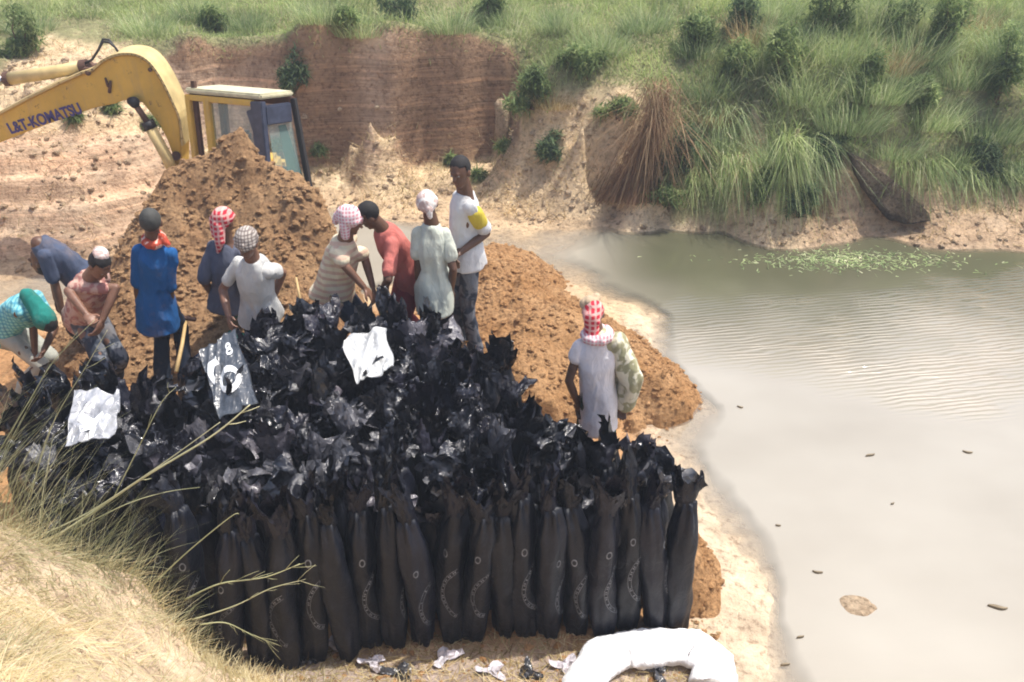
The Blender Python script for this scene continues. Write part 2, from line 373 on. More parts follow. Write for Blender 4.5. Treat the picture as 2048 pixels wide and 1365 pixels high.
def terrain(x, y, fine=True):
    z = _tf(x, y); z = np.where(y > 11.7, np.maximum(z, .22 * sm(11.7, 12.2, y)), z)
    if fine:
        cq = np.exp(-((x + 1.9) / 2.3) ** 4) * sm(12.1, 12.3, y) * sm(13.6, 13.2, y)
        a = .03 + .05 * sm(10.8, 12, y) + .03 * sm(3.9, 3.2, y) * sm(0, -1, x)
        a = a * (1 - .72 * cq)
        inside = ((x > -3.4) & (x < 1.1) & (y > 3.9) & (y < 6.3))
        a = np.where(inside, .015, a)
        tm = sm(-3.6, -4.4, x) * sm(9.3, 9.7, y) * sm(13, 12, y) + .6 * sm(2.6, 3.4, x) * sm(10.4, 10.8, y) * sm(12, 11.4, y)
        z = z - .045 * tm * np.sin(2 * np.pi * (z + .10 * fbm(x * .8, y * .8, o=3, seed=91)) / .26)
        z = z + .014 * sm(.9, 1.2, x) * sm(9, 8.5, y) * sm(-.2, -.05, z) * fbm(x * 6.5, y * 6.5, o=3, seed=77)
        z = z + a * fbm(x * 2.1, y * 2.1, o=5, seed=3, gain=.6) + .010 * fbm(x * 14, y * 14, o=2, seed=9)
    return z
def spaced(segs):
    out = [segs[0][0]]
    for a, b, d in segs:
        n = max(1, int(round((b - a) / d))); out += list(np.linspace(a, b, n + 1)[1:])
    return np.array(out)
def gridmesh(xs, ys):
    X, Y = np.meshgrid(xs, ys); nx, ny = len(xs), len(ys)
    i = (np.arange(ny - 1)[:, None] * nx + np.arange(nx - 1)[None, :]).ravel()
    return X.ravel(), Y.ravel(), np.c_[i, i + 1, i + nx + 1, i + nx]
xs = spaced([(-150, -30, 12), (-30, -10, 1.2), (-10, -7, .15), (-7, 8, .036), (8, 12, .15), (12, 30, 1.2), (30, 150, 12)])
ys = spaced([(-80, -4, 6), (-4, 1.5, .3), (1.5, 9, .045), (9, 14.5, .03), (14.5, 18, .08), (18, 40, 1.2), (40, 200, 12)])
gx, gy, gf = gridmesh(xs, ys)
z = terrain(gx, gy)
# overhang-ish wobble of the cliff line and rough texture on the slopes
zc = np.stack([gx, gy, z], 1)
ppx, ppy = proj(zc)
TX, TY = np.meshgrid(xs, ys); Z2 = z.reshape(TX.shape)
gyy, gxx = np.gradient(Z2, ys, xs); slope = np.hypot(gxx, gyy).ravel()
tan = np.array((.70, .54, .35)); pink = np.array((.64, .45, .32)); orange = np.array((.47, .265, .125)); sand = np.array((.82, .66, .45)); green = np.array((.22, .23, .11)); cliff = np.array((.36, .235, .15)); mud = np.array((.60, .44, .28)); strawc = np.array((.72, .56, .40))
nz = fbm(gx * 1.3, gy * 1.3, o=4, seed=21)
nz2 = fbm(gx * 4.3, gy * 4.3, o=3, seed=31)
def mixv(c, k, col): return c * (1 - k[:, None]) + col * k[:, None]
C = np.tile(tan, (len(gx), 1))
C = mixv(C, sm(.0, .5, nz + .2 * nz2), sand)
leftbank = sm(420, 330, ppx) * sm(9, 9.6, gy) * sm(250, 285, ppy)
C = mixv(C, leftbank * .85, pink); C = mixv(C, leftbank * sm(-.1, .4, nz2), np.array((.62, .47, .34)))
GLX = [-400, 0, 50, 190, 330, 580, 1020, 1045, 1130, 1250, 1290, 1340, 1450, 1490, 1520, 1560, 1700, 1830, 2048, 2500]
GLY = [120, 140, 60, 90, 108, 100, 103, 250, 190, 180, 200, 435, 445, 230, 230, 430, 330, 350, 385, 385]
gl = np.interp(ppx, GLX, GLY)
veg = sm(-25, 25, gl - ppy + 26 * nz2 + 10 * nz) * sm(9.5, 10.5, gy)
C = mixv(C, veg * .9, green)
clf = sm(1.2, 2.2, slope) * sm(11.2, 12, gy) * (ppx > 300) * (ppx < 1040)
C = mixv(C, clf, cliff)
lit_pale = clf * (np.exp(-((ppx - 750) / 35) ** 2) + 1.2 * sm(610, 570, ppx) * sm(112, 150, ppy + 25 * nz2)); C = mixv(C, np.clip(lit_pale, 0, 1) * .8, np.array((.60, .45, .34)))  # sunlit notch painted paler; the left part is pale eroded soil
work = sm(8.6, 7.8, gy) * sm(3.7, 4.1, gy) * sm(1.5, 1.1, gx)
C = mixv(C, work, orange)
fore = sm(3.95, 3.6, gy) * sm(.25, .6, z + .2 * (gx < -.6)); C = mixv(C, fore, strawc)
litter = sm(4.1, 3.8, gy) * (1 - fore) * sm(1.6, 1.2, gx); C = mixv(C, litter, np.array((.42, .34, .30)))
near = sm(.16, .03, z) * sm(1.0, 1.3, gx) * sm(9, 8, gy); C = mixv(C, near * .8, np.array((.72, .60, .46)))
rb = sm(1560, 1640, ppx) * sm(330, 400, ppy) * sm(9, 9.6, gy); C = mixv(C, rb * .6, np.array((.42, .28, .19)))
wet = sm(.09, .0, z)
flat_ = sm(.14, .06, z) * sm(8.2, 8.8, gy) * sm(1.9, 1.2, gx); C = mixv(C, flat_ * .8, mud); C = mixv(C, wet * .25, mud * .8)
strata = np.clip(sm(.7, 1.3, slope) * sm(9.2, 9.8, gy) * (1 - veg) * np.clip(sm(1050, 1015, ppx) + .5 * sm(1600, 1650, ppx), 0, 1), 0, 1)
strata = np.maximum(strata, leftbank * .75)
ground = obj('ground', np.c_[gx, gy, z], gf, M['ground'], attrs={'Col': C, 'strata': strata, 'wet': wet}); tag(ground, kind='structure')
# ------------------------------------------------------------------ water
wx = spaced([(-150, -12, 20), (-12, 12, .09), (12, 150, 20)]); wy = spaced([(-60, 2, 6), (2, 13, .09), (13, 16, 1)])
ax, ay, af = gridmesh(wx, wy); dep = np.clip(-terrain(ax, ay), 0, 1.5)
m, t, b = newmat('muddy_water'); p = coords(t)
d = attr(t, 'depth')
big = noise(t, coords(t, (.5, .7, 1)), 1.1, 3, .5)
c = ramp(t, big, [(.3, (.31, .28, .225)), (.7, (.385, .355, .295))])
c = mixc(t, attr(t, 'green'), c, (.085, .085, .048))  # bank's dark reflection put into the water colour near the far shore
t.links.new(c, b.inputs['Base Color']); b.inputs['Roughness'].default_value = .07; b.inputs['IOR'].default_value = 1.5
b.inputs['Specular IOR Level'].default_value = .9
al = N(t, 'ShaderNodeMapRange'); al.inputs[1].default_value = 0; al.inputs[2].default_value = .07; al.inputs[3].default_value = .15; al.inputs[4].default_value = 1
t.links.new(d, al.inputs[0]); t.links.new(al.outputs[0], b.inputs['Alpha'])
wv = t.nodes.new('ShaderNodeTexWave'); wv.inputs['Scale'].default_value = 3.6; wv.inputs['Distortion'].default_value = 5.5; wv.inputs['Detail'].default_value = 3; wv.inputs['Detail Scale'].default_value = 1.3
t.links.new(coords(t, (.55, 1.6, 1), (0, 0, R(62))), wv.inputs['Vector'])
mul = t.nodes.new('ShaderNodeMath'); mul.operation = 'MULTIPLY'; t.links.new(wv.outputs['Fac'], mul.inputs[0]); t.links.new(attr(t, 'ripple'), mul.inputs[1])
p1 = bump(t, b, mul.outputs[0], .34, .042)
bump(t, b, noise(t, coords(t, (1, 1.4, 1)), 5, 3), .12, .02, p1)
apx, apy = proj(np.c_[ax, ay, np.zeros(len(ax))])
rn = fbm(ax * .9, ay * .9, o=3, seed=5)
lo = np.interp(apx, [1250, 1400, 1700, 1900, 2050], [640, 600, 590, 560, 540]); hi = np.interp(apx, [1250, 1400, 1600, 1800, 1950, 2050, 2300], [680, 740, 790, 860, 840, 800, 800])
rip = (.35 + .65 * sm(-.3, .25, fbm(ax * 2.2, ay * 3.5, o=3, seed=15))) * sm(-20, 40, apy - lo + 30 * rn) * sm(-10, 60, hi - apy + 40 * rn) * sm(1300, 1400, apx)
bank_refl = sm(760, 540, apy + 50 * rn) * sm(1100, 1330, apx) * .95
water = obj('water', np.c_[ax, ay, np.zeros(len(ax))], af, m, attrs={'depth': dep, 'ripple': rip, 'green': bank_refl}); tag(water, kind='structure')

# ------------------------------------------------------------------ soil heaps
def heap(name, label, cpts, outline, mat, amp=.07, res=.022, crumb=.035):
    """outline: world XY ring where the heap meets the floor; cpts: crest points"""
    pts = [tuple(p) for p in cpts] + [(x, y, zz) for x, y, zz in outline]
    f = rbf(pts); o = np.array(outline)
    x0, y0 = o[:, 0].min() - .1, o[:, 1].min() - .1; x1, y1 = o[:, 0].max() + .1, o[:, 1].max() + .1
    X, Y, Fq = gridmesh(np.arange(x0, x1, res), np.arange(y0, y1, res))
    inside = np.zeros(len(X), bool); j = len(o) - 1; dmin = np.full(len(X), 9.)
    for i in range(len(o)):
        xi, yi, xj, yj = o[i, 0], o[i, 1], o[j, 0], o[j, 1]
        c = ((yi > Y) != (yj > Y)) & (X < (xj - xi) * (Y - yi) / (yj - yi + 1e-12) + xi); inside ^= c
        L2 = (xj - xi) ** 2 + (yj - yi) ** 2 + 1e-9; tt = np.clip(((X - xi) * (xj - xi) + (Y - yi) * (yj - yi)) / L2, 0, 1)
        dmin = np.minimum(dmin, np.hypot(X - xi - tt * (xj - xi), Y - yi - tt * (yj - yi))); j = i
    Z = f(X, Y); sd_ = np.where(inside, dmin, -dmin)
    rid = 1 - np.abs(fbm(X * 3.2, Y * 3.2, o=4, seed=41, gain=.6)) * 2
    edge = sm(0, .25, sd_)
    Z = Z + edge * (amp * fbm(X * 2.3, Y * 2.3, o=5, seed=44, gain=.62) + amp * .5 * rid + crumb * (.25 + 1.5 * sm(-.3, .4, fbm(X * 1.7, Y * 1.7, o=3, seed=49))) * fbm(X * 11, Y * 11, o=3, seed=47, gain=.7))
    Z = Z - np.clip(-sd_, 0, .3) * 2.5 - .02
    keep = (sd_ > -.14); fk = keep[Fq].all(1); Fq = Fq[fk]
    used = np.unique(Fq); mp = -np.ones(len(X), int); mp[used] = np.arange(len(used))
    V = np.c_[X, Y, Z][used]
    ob = obj(name, V, mp[Fq], mat); tag(ob, label, 'soil heap', 'heaps of dug soil around the bags'); return V
def tz(x, y): return float(terrain(np.array([x]), np.array([y]))[0])
HEAPS = []
# big heap in front of the excavator
c1 = [at(px, py, Y) for px, py, Y in [(235, 520, 7.7), (265, 450, 7.9), (300, 400, 8.05), (330, 345, 8.2), (365, 325, 8.3), (400, 322, 8.35), (430, 298, 8.4), (450, 272, 8.4), (482, 250, 8.4), (505, 285, 8.4), (525, 318, 8.4), (560, 342, 8.3), (600, 352, 8.15), (640, 388, 7.95), (655, 440, 7.75),
      (430, 470, 7.75), (400, 430, 7.95), (480, 380, 8.1), (550, 430, 7.8), (430, 560, 7.35), (330, 500, 7.65), (300, 580, 7.25), (250, 640, 7.0), (600, 480, 7.6), (560, 540, 7.3), (500, 600, 7.0), (380, 640, 6.9), (360, 560, 7.3)]]
o1 = [(x, y, zz) for x, y, zz in [(-4.15, 6.9, .42), (-3.6, 6.45, .46), (-2.9, 6.45, .5), (-2.2, 6.5, .5), (-1.7, 6.75, .5), (-1.45, 7.2, .45), (-1.45, 7.8, .2), (-1.5, 8.4, -.1), (-2.0, 9.1, -.3), (-2.7, 9.3, -.4), (-3.5, 9.2, -.35), (-4.2, 8.7, -.2), (-4.6, 8.0, 0), (-4.5, 7.3, .3)]]
HEAPS.append(heap('soil_heap', 'tall peaked heap of brown dug soil in front of the yellow excavator', c1, o1, M['soil'], .06, crumb=.022))
c2 = [gz(px, py, zz) for px, py, zz in [(975, 520, .68), (1040, 560, .64), (1095, 630, .66), (1170, 680, .55), (1255, 705, .46), (1320, 755, .36), (1370, 800, .2), (1000, 700, .62), (1040, 760, .50), (1110, 800, .42), (1180, 820, .35), (1270, 800, .36), (1320, 825, .16)]]
o2 = [gz(px, py, zz) for px, py, zz in [(945, 640, .45), (950, 560, .45), (945, 500, .3), (990, 482, .05), (1060, 500, .02), (1125, 545, 0), (1165, 610, 0), (1250, 650, -.02), (1330, 712, -.02), (1415, 805, -.02), (1390, 835, -.02), (1300, 858, -.01), (1245, 850, .05), (1130, 860, .12), (1020, 835, .2), (960, 730, .38)]]
HEAPS.append(heap('soil_heap', 'long low heap of orange soil running from the bags into the pond', c2, o2, M['soil2'], .07))
c3 = [gz(px, py, zz) for px, py, zz in [(1352, 1015, .52), (1375, 1060, .48), (1400, 1120, .36), (1415, 1180, .2), (1370, 1130, .42)]]
o3 = [gz(px, py, zz) for px, py, zz in [(1330, 1080, .1), (1330, 1000, .04), (1365, 1040, .0), (1435, 1105, .0), (1450, 1190, .0), (1440, 1250, .01), (1385, 1240, .04), (1340, 1240, .08)]]
HEAPS.append(heap('soil_heap', 'small heap of coarse brown soil at the right end of the front bag row', c3, o3, M['soil2'], .04, crumb=.025))
# loose clods on the heaps and floor
def clods(name, P, size, mat, kind='stuff'):
    bm = bmesh.new(); bmesh.ops.create_icosphere(bm, subdivisions=1, radius=1); B = np.array([v.co[:] for v in bm.verts]); bf = np.array([[v.index for v in f.verts] for f in bm.faces]); bm.free()
    n = len(P); nb = len(B)
    sc = size * (0.4 + rng.random((n, 1, 1)) ** 2 * 1.3) * (0.65 + .7 * rng.random((n, nb, 1)))
    V = P[:, None, :] + B[None] * sc * np.array([1, 1, .75]); Fq = (bf[None] + (np.arange(n) * nb)[:, None, None]).reshape(-1, 3)
    ob = obj(name, V.reshape(-1, 3), Fq, mat, smooth=False); return tag(ob, kind=kind)
P = []
for i, (H, k) in enumerate(zip(HEAPS, (3400, 2600, 500))):
    P.append(H[rng.choice(len(H), k)] + rng.normal(0, .004, (k, 3)))
clods('soil_clods', np.concatenate(P[:1]), .026, M['soil'])
clods('soil_clods', np.concatenate(P[1:]), .022, M['soil2'])
qx = rng.uniform(-4.6, 1.4, 2600); qy = rng.uniform(3.6, 8, 2600)
clods('soil_clods', np.c_[qx, qy, terrain(qx, qy)], .02, M['soil2'])
# rubble on the far banks
qx = rng.uniform(-7, 8, 3400); qy = rng.uniform(9.4, 12.6, 3400); qz = terrain(qx, qy); k = (qz > 0.0)
qpx, qpy = proj(np.c_[qx, qy, qz]); k &= (qpy > np.interp(qpx, GLX, GLY) + 10)
m_rub = mat_soil('pale_soil', (.44, .31, .20), (.62, .48, .33))
clods('soil_clods', np.c_[qx, qy, qz][k], .03, m_rub)

# ------------------------------------------------------------------ bags
POLY = np.array([(.97, 4.16), (1.0, 4.7), (.86, 4.86), (.35, 4.98), (-.06, 5.3), (-.12, 5.75), (-.3, 5.92), (-.85, 6.2), (-1.3, 6.22), (-1.75, 6.08), (-1.98, 5.95), (-2.12, 5.6), (-2.36, 5.5), (-3.25, 5.38), (-3.35, 4.8), (-3.2, 4.3), (-2.8, 4.0), (-1.75, 3.96), (.9, 4.1)])
def inpoly(x, y, P):
    c = False; j = len(P) - 1
    for i in range(len(P)):
        if (P[i, 1] > y) != (P[j, 1] > y) and x < (P[j, 0] - P[i, 0]) * (y - P[i, 1]) / (P[j, 1] - P[i, 1]) + P[i, 0]: c = not c
        j = i
    return c
def body_mesh(seed, front=False):
    r = np.random.default_rng(seed); n, mrows = 28, 22; Hh = (1.05 if front else .93) + r.uniform(-.05, .05)
    V = []; ph = r.uniform(0, 6.28, 8); r_bulge = r.uniform(-.02, .13)
    for i in range(mrows + 1):
        tt = i / mrows; zz = tt * Hh
        rad = .093 * (1 + r_bulge * math.exp(-((tt - .22) / .18) ** 2) + .10 * math.sin(tt * 3.0) - .10 * (1 - tt) ** 6 * 3) * (1 - .48 * sm(.80, 1.02, tt))
        cx = .020 * math.sin(tt * 4 + ph[0]); cy = .014 * math.sin(tt * 3 + ph[1])
        for k in range(n):
            a = 2 * math.pi * k / n
            fold = .009 * math.sin(3 * a + ph[2] + 5 * tt) + .007 * math.sin(7 * a + ph[3] - 6 * tt) * (.3 + abs(2 * tt - 1)) + .006 * math.sin(26 * tt + 2 * math.sin(2 * a + ph[4]) + ph[5]) * (.4 + .6 * math.sin(a + ph[6]) ** 2)
            fold += .016 * sm(.8, 1, tt) * math.sin(6 * a + ph[7])
            q = rad + fold; ex = .93 if not front else .9
            V.append((q * ex * math.cos(a) + cx, q * 1.05 * math.sin(a) + cy, zz))
    Fs = [(i * n + k, i * n + (k + 1) % n, (i + 1) * n + (k + 1) % n, (i + 1) * n + k) for i in range(mrows) for k in range(n)]
    V.append((0, 0, 0)); V.append((0, 0, Hh)); c0 = len(V) - 2
    Fs += [(c0, (k + 1) % n, k) for k in range(n)] + [(c0 + 1, mrows * n + k, mrows * n + (k + 1) % n) for k in range(n)]
    me = bpy.data.meshes.new('body'); me.from_pydata(V, [], Fs); me.polygons.foreach_set('use_smooth', [True] * len(Fs)); me.materials.append(M['bag'])
    return me, Hh
def mouth_mesh(seed, H0, tall=1.0, slim=False):
    """the slack open end of the bag: gathered at the neck, pleated and flattened towards its mouth"""
    r = np.random.default_rng(seed); flop = r.random() < .55 and not slim; n, rows = 34, 7
    la = r.uniform(0, 2 * math.pi); lean = r.uniform(.06, .14) if flop else r.uniform(.0, .07); hh = (r.uniform(.12, .20) if flop else r.uniform(.16, .28)) * tall; fl = r.uniform(0, math.pi)
    kf = r.integers(3, 7); ph = r.uniform(0, 6.28, 8); V = []; wide = r.uniform(.05, .082) * (1.2 if flop else 1) * (.7 if slim else 1)
    for i in range(rows + 1):
        tt = i / rows
        for k in range(n):
            a = 2 * math.pi * k / n
            pl = (.5 if slim else 1) * (1 if k % 2 else -1) * (.004 + .010 * tt) * (.6 + .8 * math.sin(kf * a + ph[5]) ** 2)
            rr = (.052 + wide * tt ** .75) * (1 + (.16 + .2 * flop) * tt * math.sin(kf * a + ph[0])) + pl
            x, y = rr * math.cos(a), rr * math.sin(a)
            sq = 1 - (.45 if flop else .78) * tt ** .6; xa = x * math.cos(fl) + y * math.sin(fl); ya = (-x * math.sin(fl) + y * math.cos(fl)) * sq
            ya += .03 * tt * math.sin(2.2 * xa / .08 + ph[6])               # the flat end waves sideways
            x = xa * math.cos(fl) - ya * math.sin(fl) + lean * tt ** 2 * math.cos(la); y = xa * math.sin(fl) + ya * math.cos(fl) + lean * tt ** 2 * math.sin(la)
            zz = H0 - .03 + hh * tt * (1 + .20 * math.sin(2 * a + ph[3]) + .16 * math.sin(5 * a + ph[4])) - (.10 if flop else .02) * tt ** 3 * (1 + math.cos(a - la)) + (.022 * tt if k % 2 else 0)
            j = .008 * tt; V.append((x + r.normal(0, j), y + r.normal(0, j), zz + r.normal(0, j)))
    Fs = []
    for i in range(rows):
        for k in range(n):
            a_, b_, c_, d_ = i * n + k, i * n + (k + 1) % n, (i + 1) * n + (k + 1) % n, (i + 1) * n + k
            Fs += [(a_, b_, c_), (a_, c_, d_)] if (i + k) % 2 else [(a_, b_, d_), (b_, c_, d_)]
    me = bpy.data.meshes.new('open_mouth'); me.from_pydata(V, [], Fs); me.materials.append(M['bagm'])
    me.polygons.foreach_set('use_smooth', np.array([(i // 2) % 3 != 0 for i in range(len(Fs))])); return me
def on_body(me, a, zz, off):
    n = 28; rows = 22; H = me.vertices[-1].co.z; f = zz / H * rows; i = int(min(max(f, 0), rows - 1)); fr = f - i
    ka = (a / (2 * math.pi) * n) % n; k = int(ka); fk = ka - k
    def v(i_, k_): return np.array(me.vertices[i_ * n + k_ % n].co[:])
    p = (v(i, k) * (1 - fk) + v(i, k + 1) * fk) * (1 - fr) + (v(i + 1, k) * (1 - fk) + v(i + 1, k + 1) * fk) * fr
    return p + np.array([math.cos(a), math.sin(a), 0]) * off
def mark_mesh(me, a0, z0, seed):
    """printed arc of small characters and a ring, wrapped on the bag"""
    V = []; Fs = []; r = np.random.default_rng(seed)
    def quad(ps): 
        k = len(V); V.extend(ps); Fs.append(tuple(range(k, k + len(ps))))
    nn = 30
    for i in range(nn):                       # two rails of the arc and the characters between them
        t0, t1 = i / nn, (i + 1) / nn
        def pt(tt, s):
            th = -1.15 + 2.3 * tt; rr = .25 + s
            return on_body(me, a0 + (rr * math.cos(th) - .25) / .095 * -.62, z0 + rr * math.sin(th) * .8, .0035)
        wd = .0035 + .002 * r.random()
        quad([pt(t0, .014), pt(t1, .014), pt(t1, .014 + wd), pt(t0, .014 + wd)]); quad([pt(t0, -.014 - wd), pt(t1, -.014 - wd), pt(t1, -.014), pt(t0, -.014)])
        if i % 3 != 2 and r.random() < .85: quad([pt(t0 + .006, -.008), pt(t1 - .008, -.009), pt(t1 - .006, .008), pt(t0 + .004, .009)])
    for i in range(14):
        def pr(k, rr): 
            th = 2 * math.pi * k / 14; return on_body(me, a0 + rr * math.cos(th) / .095 * .8 + .05, z0 + .31 + rr * 1.35 * math.sin(th), .0035)
        quad([pr(i, .014), pr(i + 1, .014), pr(i + 1, .022), pr(i, .022)])
    mm = bpy.data.meshes.new('printed_mark'); mm.from_pydata([tuple(v) for v in V], [], Fs); mm.materials.append(M['mark']); return mm
BODY = [body_mesh(100 + i) for i in range(8)]
MOUTH = [[mouth_mesh(200 + i * 10 + j, BODY[i][1]) for j in range(6)] for i in range(8)]
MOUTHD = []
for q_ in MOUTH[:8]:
    d_ = q_[1].copy(); d_.materials.clear(); d_.materials.append(M['bagdustglint']); MOUTHD.append(d_)
BODYF = [body_mesh(300 + i, True) for i in range(6)]
MOUTHF = [[mouth_mesh(400 + i * 10 + j, BODYF[i][1], 1.05, True) for j in range(3)] for i in range(6)]
M['bagf'] = mat_plastic('front_bag_plastic', (.007, .008, .013), .4, bd=.014, sc=24, spec=.35)
for q_ in MOUTHF:
    for d_ in q_: d_.materials.clear(); d_.materials.append(M['bagf'])
MARKF = [mark_mesh(BODYF[i][0], R(-90) + q, .43 + .05 * math.sin(i), i * 7 + j) for i in range(6) for j, q in enumerate((.45, -.35, .85))]
ORD = ['first', 'second', 'third', 'fourth', 'fifth', 'sixth', 'seventh', 'eighth', 'ninth', 'tenth', 'eleventh', 'twelfth', 'thirteenth', 'fourteenth', 'fifteenth', 'sixteenth', 'seventeenth', 'eighteenth', 'nineteenth', 'twentieth', 'twenty first', 'twenty second', 'twenty third', 'twenty fourth', 'twenty fifth']
def linked(name, me, parent, loc=(0, 0, 0), rot=(0, 0, 0)):
    o = bpy.data.objects.new(name, me); COL.objects.link(o); o.parent = parent; o.location = loc; o.rotation_euler = rot; return o
BAGS = 'black filled bags standing packed together'
nf = 24
for i in range(nf):                                                     # front row, from the right end
    x = 1.10 - i * .1665; y = 4.17 - .0045 * i * 6 * .35 + random.uniform(-.025, .025) - (.22 * sm(10, 16, i)) * .8 + .25 * sm(17, 24, i)
    v = i % 6
    dz = random.uniform(-.02, .03)
    lab = 'black filled bag standing at the right end of the front row' if i == 0 else f'{ORD[i]} black filled bag from the right end of the front row'
    t_ = thing('filled_bag', lab, 'bag', (x, y, tz(x, y) - .015 + dz), BAGS)
    lean = R(random.uniform(-4.5, 4.5)) + (R(-3.5) if i < 3 else 0) + R(2) * (i > 14)
    t_.rotation_euler = (R(random.uniform(-6, 1)), lean, R(random.uniform(-22, 22))); s_ = random.uniform(.97, 1.05); t_.scale = (s_, s_, s_ * random.uniform(.97, 1.05))
    linked('body', BODYF[v][0], t_); linked('open_mouth', MOUTHF[v][random.randrange(3)], t_)
    if i not in (0, 7, 13): linked('printed_mark', MARKF[v * 3 + random.randrange(3)], t_)
k = 0; y = 4.16; row = 0; cnt = 0
ROWN = ['directly behind the front row', 'in the second row behind the front row', 'in the third row behind the front row', 'in the fourth row behind the front row', 'in the fifth row behind the front row', 'in the sixth row behind the front row', 'in the seventh row behind the front row', 'in the eighth row behind the front row', 'in the row at the feet of the men', 'in the rearmost row below the cream shirt man', 'in the rearmost row below the cream shirt man']
while y < 6.3 and row < 11:
    y = 4.37 + row * .187; x = -3.4 + (row % 2) * .09
    while x < 1.15:
        jx, jy = x + random.uniform(-.03, .03), y + random.uniform(-.035, .035); x += .178
        if not inpoly(jx, jy, POLY): continue
        side = 'far left' if jx < -2.3 else 'left middle' if jx < -1.2 else 'centre' if jx < -.1 else 'right'
        t_ = thing('filled_bag', f'crumple topped black bag {ROWN[row]}, {side} part', 'bag', (jx, jy, tz(jx, jy) - .01), BAGS)
        t_.rotation_euler = (R(random.uniform(-5, 5)), R(random.uniform(-5, 5)), random.uniform(0, 6.28)); s_ = random.uniform(.98, 1.1); t_.scale = (s_, s_, random.uniform(.92, 1.06) * (1 - .05 * sm(4.8, 6, jy)))
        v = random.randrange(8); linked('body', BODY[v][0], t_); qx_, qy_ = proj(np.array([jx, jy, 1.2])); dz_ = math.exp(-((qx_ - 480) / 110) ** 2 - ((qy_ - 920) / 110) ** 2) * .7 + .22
        linked('open_mouth', MOUTHD[v] if random.random() < dz_ else MOUTH[v][random.randrange(6)], t_); cnt += 1  # paler mouths: dust at the left middle, scattered ones as painted glints
    row += 1
print('bags', cnt + nf)

# ------------------------------------------------------------------ loose empty bags lying on the stack
def pm(name, c, rough, coat=0):
    m, t, b = newmat(name); v = coords(t)
    n = noise(t, v, 9, 4); t.links.new(ramp(t, n, [(.35, tuple(x * .6 for x in c)), (.65, c)]), b.inputs['Base Color'])
    b.inputs['Roughness'].default_value = rough; b.inputs['Coat Weight'].default_value = coat; b.inputs['Specular IOR Level'].default_value = .9
    bump(t, b, noise(t, coords(t, (1, .5, 1)), 14, 3, .5, 2), .8, .02); return m
def sheet(cor, name, label, mat, seed, amp=.02, n=34, marks=None):
    """cor: corner points TL, TR, BR, BL"""
    TL, TR, BR, BL = [np.array(c) for c in cor]; nrm = np.cross(TR - TL, BL - TL); nrm /= np.linalg.norm(nrm)
    if nrm[2] < 0: nrm = -nrm
    def P(u, v, off=0):
        h = amp * 2.2 * float(fbm(np.array([u * 3 + seed]), np.array([v * 1.6]), o=3, seed=seed)[0]) + amp * 1.2 * (1 - 2 * abs(float(vn(np.array([u * 5 + v * 3]), np.array([v * 2.5 - u]), seed=seed + 3)[0])))
        e = .012 * math.sin(9 * v + seed) * (abs(u - .5) * 2) ** 4 + .014 * math.sin(11 * u + seed) * (abs(v - .5) * 2) ** 4
        return (TL * (1 - u) + TR * u) * (1 - v) + (BL * (1 - u) + BR * u) * v + nrm * (h + off) + (TR - TL) * e * 2 + (BL - TL) * e * 2
    V = [P(i / n, j / n) for j in range(n + 1) for i in range(n + 1)]; m_ = n + 1
    Fs = [(j * m_ + i, j * m_ + i + 1, (j + 1) * m_ + i + 1, (j + 1) * m_ + i) for j in range(n) for i in range(n)]
    V2 = [v - nrm * .006 for v in V]; k = len(V); V += V2; Fs += [tuple(q + k for q in reversed(f)) for f in Fs]
    ring = [i for i in range(m_)] + [j * m_ + n for j in range(1, m_)] + [n * m_ + i for i in range(n - 1, -1, -1)] + [j * m_ for j in range(n - 1, 0, -1)]
    Fs += [(ring[q], ring[(q + 1) % len(ring)], ring[(q + 1) % len(ring)] + k, ring[q] + k) for q in range(len(ring))]
    t_ = thing(name, label, 'bag', tuple((BL + BR) / 2), 'empty bags laid on top of the stack'); obj('sheet', V, Fs, mat, t_)
    for nm, strokes in (marks or {}).items():
        V = []; Fs = []
        for pts, wd in strokes:
            for q in range(len(pts) - 1):
                a, b_ = np.array(pts[q]), np.array(pts[q + 1]); d = b_ - a; L = np.linalg.norm(d) + 1e-9; pr = np.array([-d[1], d[0]]) / L * wd / 2; e = d / L * wd * .2
                kk = len(V); V += [P(*(a - e + pr), .005), P(*(b_ + e + pr), .005), P(*(b_ + e - pr), .005), P(*(a - e - pr), .005)]; Fs.append((kk, kk + 1, kk + 2, kk + 3))
        obj(nm, V, Fs, M['white'], t_, smooth=False)
M['white'] = mat_plain('white_print', (.78, .80, .82), .5, dirt=.2)
M['grey_sheet'] = pm('grey_sheet', (.075, .085, .10), .3, .3); M['glare_silver_sheet'] = pm('glare_silver_sheet', (.42, .43, .46), .22, .6); M['glare_white_sheet'] = pm('glare_white_sheet', (.62, .63, .62), .3, .4)  # sky glare on the glossy empty bags put into lighter base colours
ringp = lambda cx, cy, rx, ry, a0=0, a1=2 * math.pi, n=22: [(cx + rx * math.cos(a0 + (a1 - a0) * i / n), cy + ry * math.sin(a0 + (a1 - a0) * i / n)) for i in range(n + 1)]
sheet([at(400, 705, 5.45), at(468, 655, 5.6), at(515, 805, 4.95), at(440, 840, 4.85)], 'empty_bag', 'grey shiny empty bag with a white ring print held by the white t-shirt man', M['grey_sheet'], 3, .012,
      marks={'printed_ring': [(ringp(.52, .60, .24, .13), .085)], 'printed_arc': [(ringp(.42, .42, .30, .16, R(150), R(255)), .12)], 'printed_letter': [(ringp(.72, .26, .07, .035, 0, 2 * math.pi, 10), .035), (ringp(.72, .18, .055, .03, 0, 2 * math.pi, 10), .035)]})
sheet([at(682, 680, 5.6), at(770, 655, 5.7), at(790, 735, 5.22), at(712, 765, 5.1)], 'empty_bag', 'crumpled white reflecting empty bag on the stack below the cream shirt man', M['glare_white_sheet'], 8, .011)
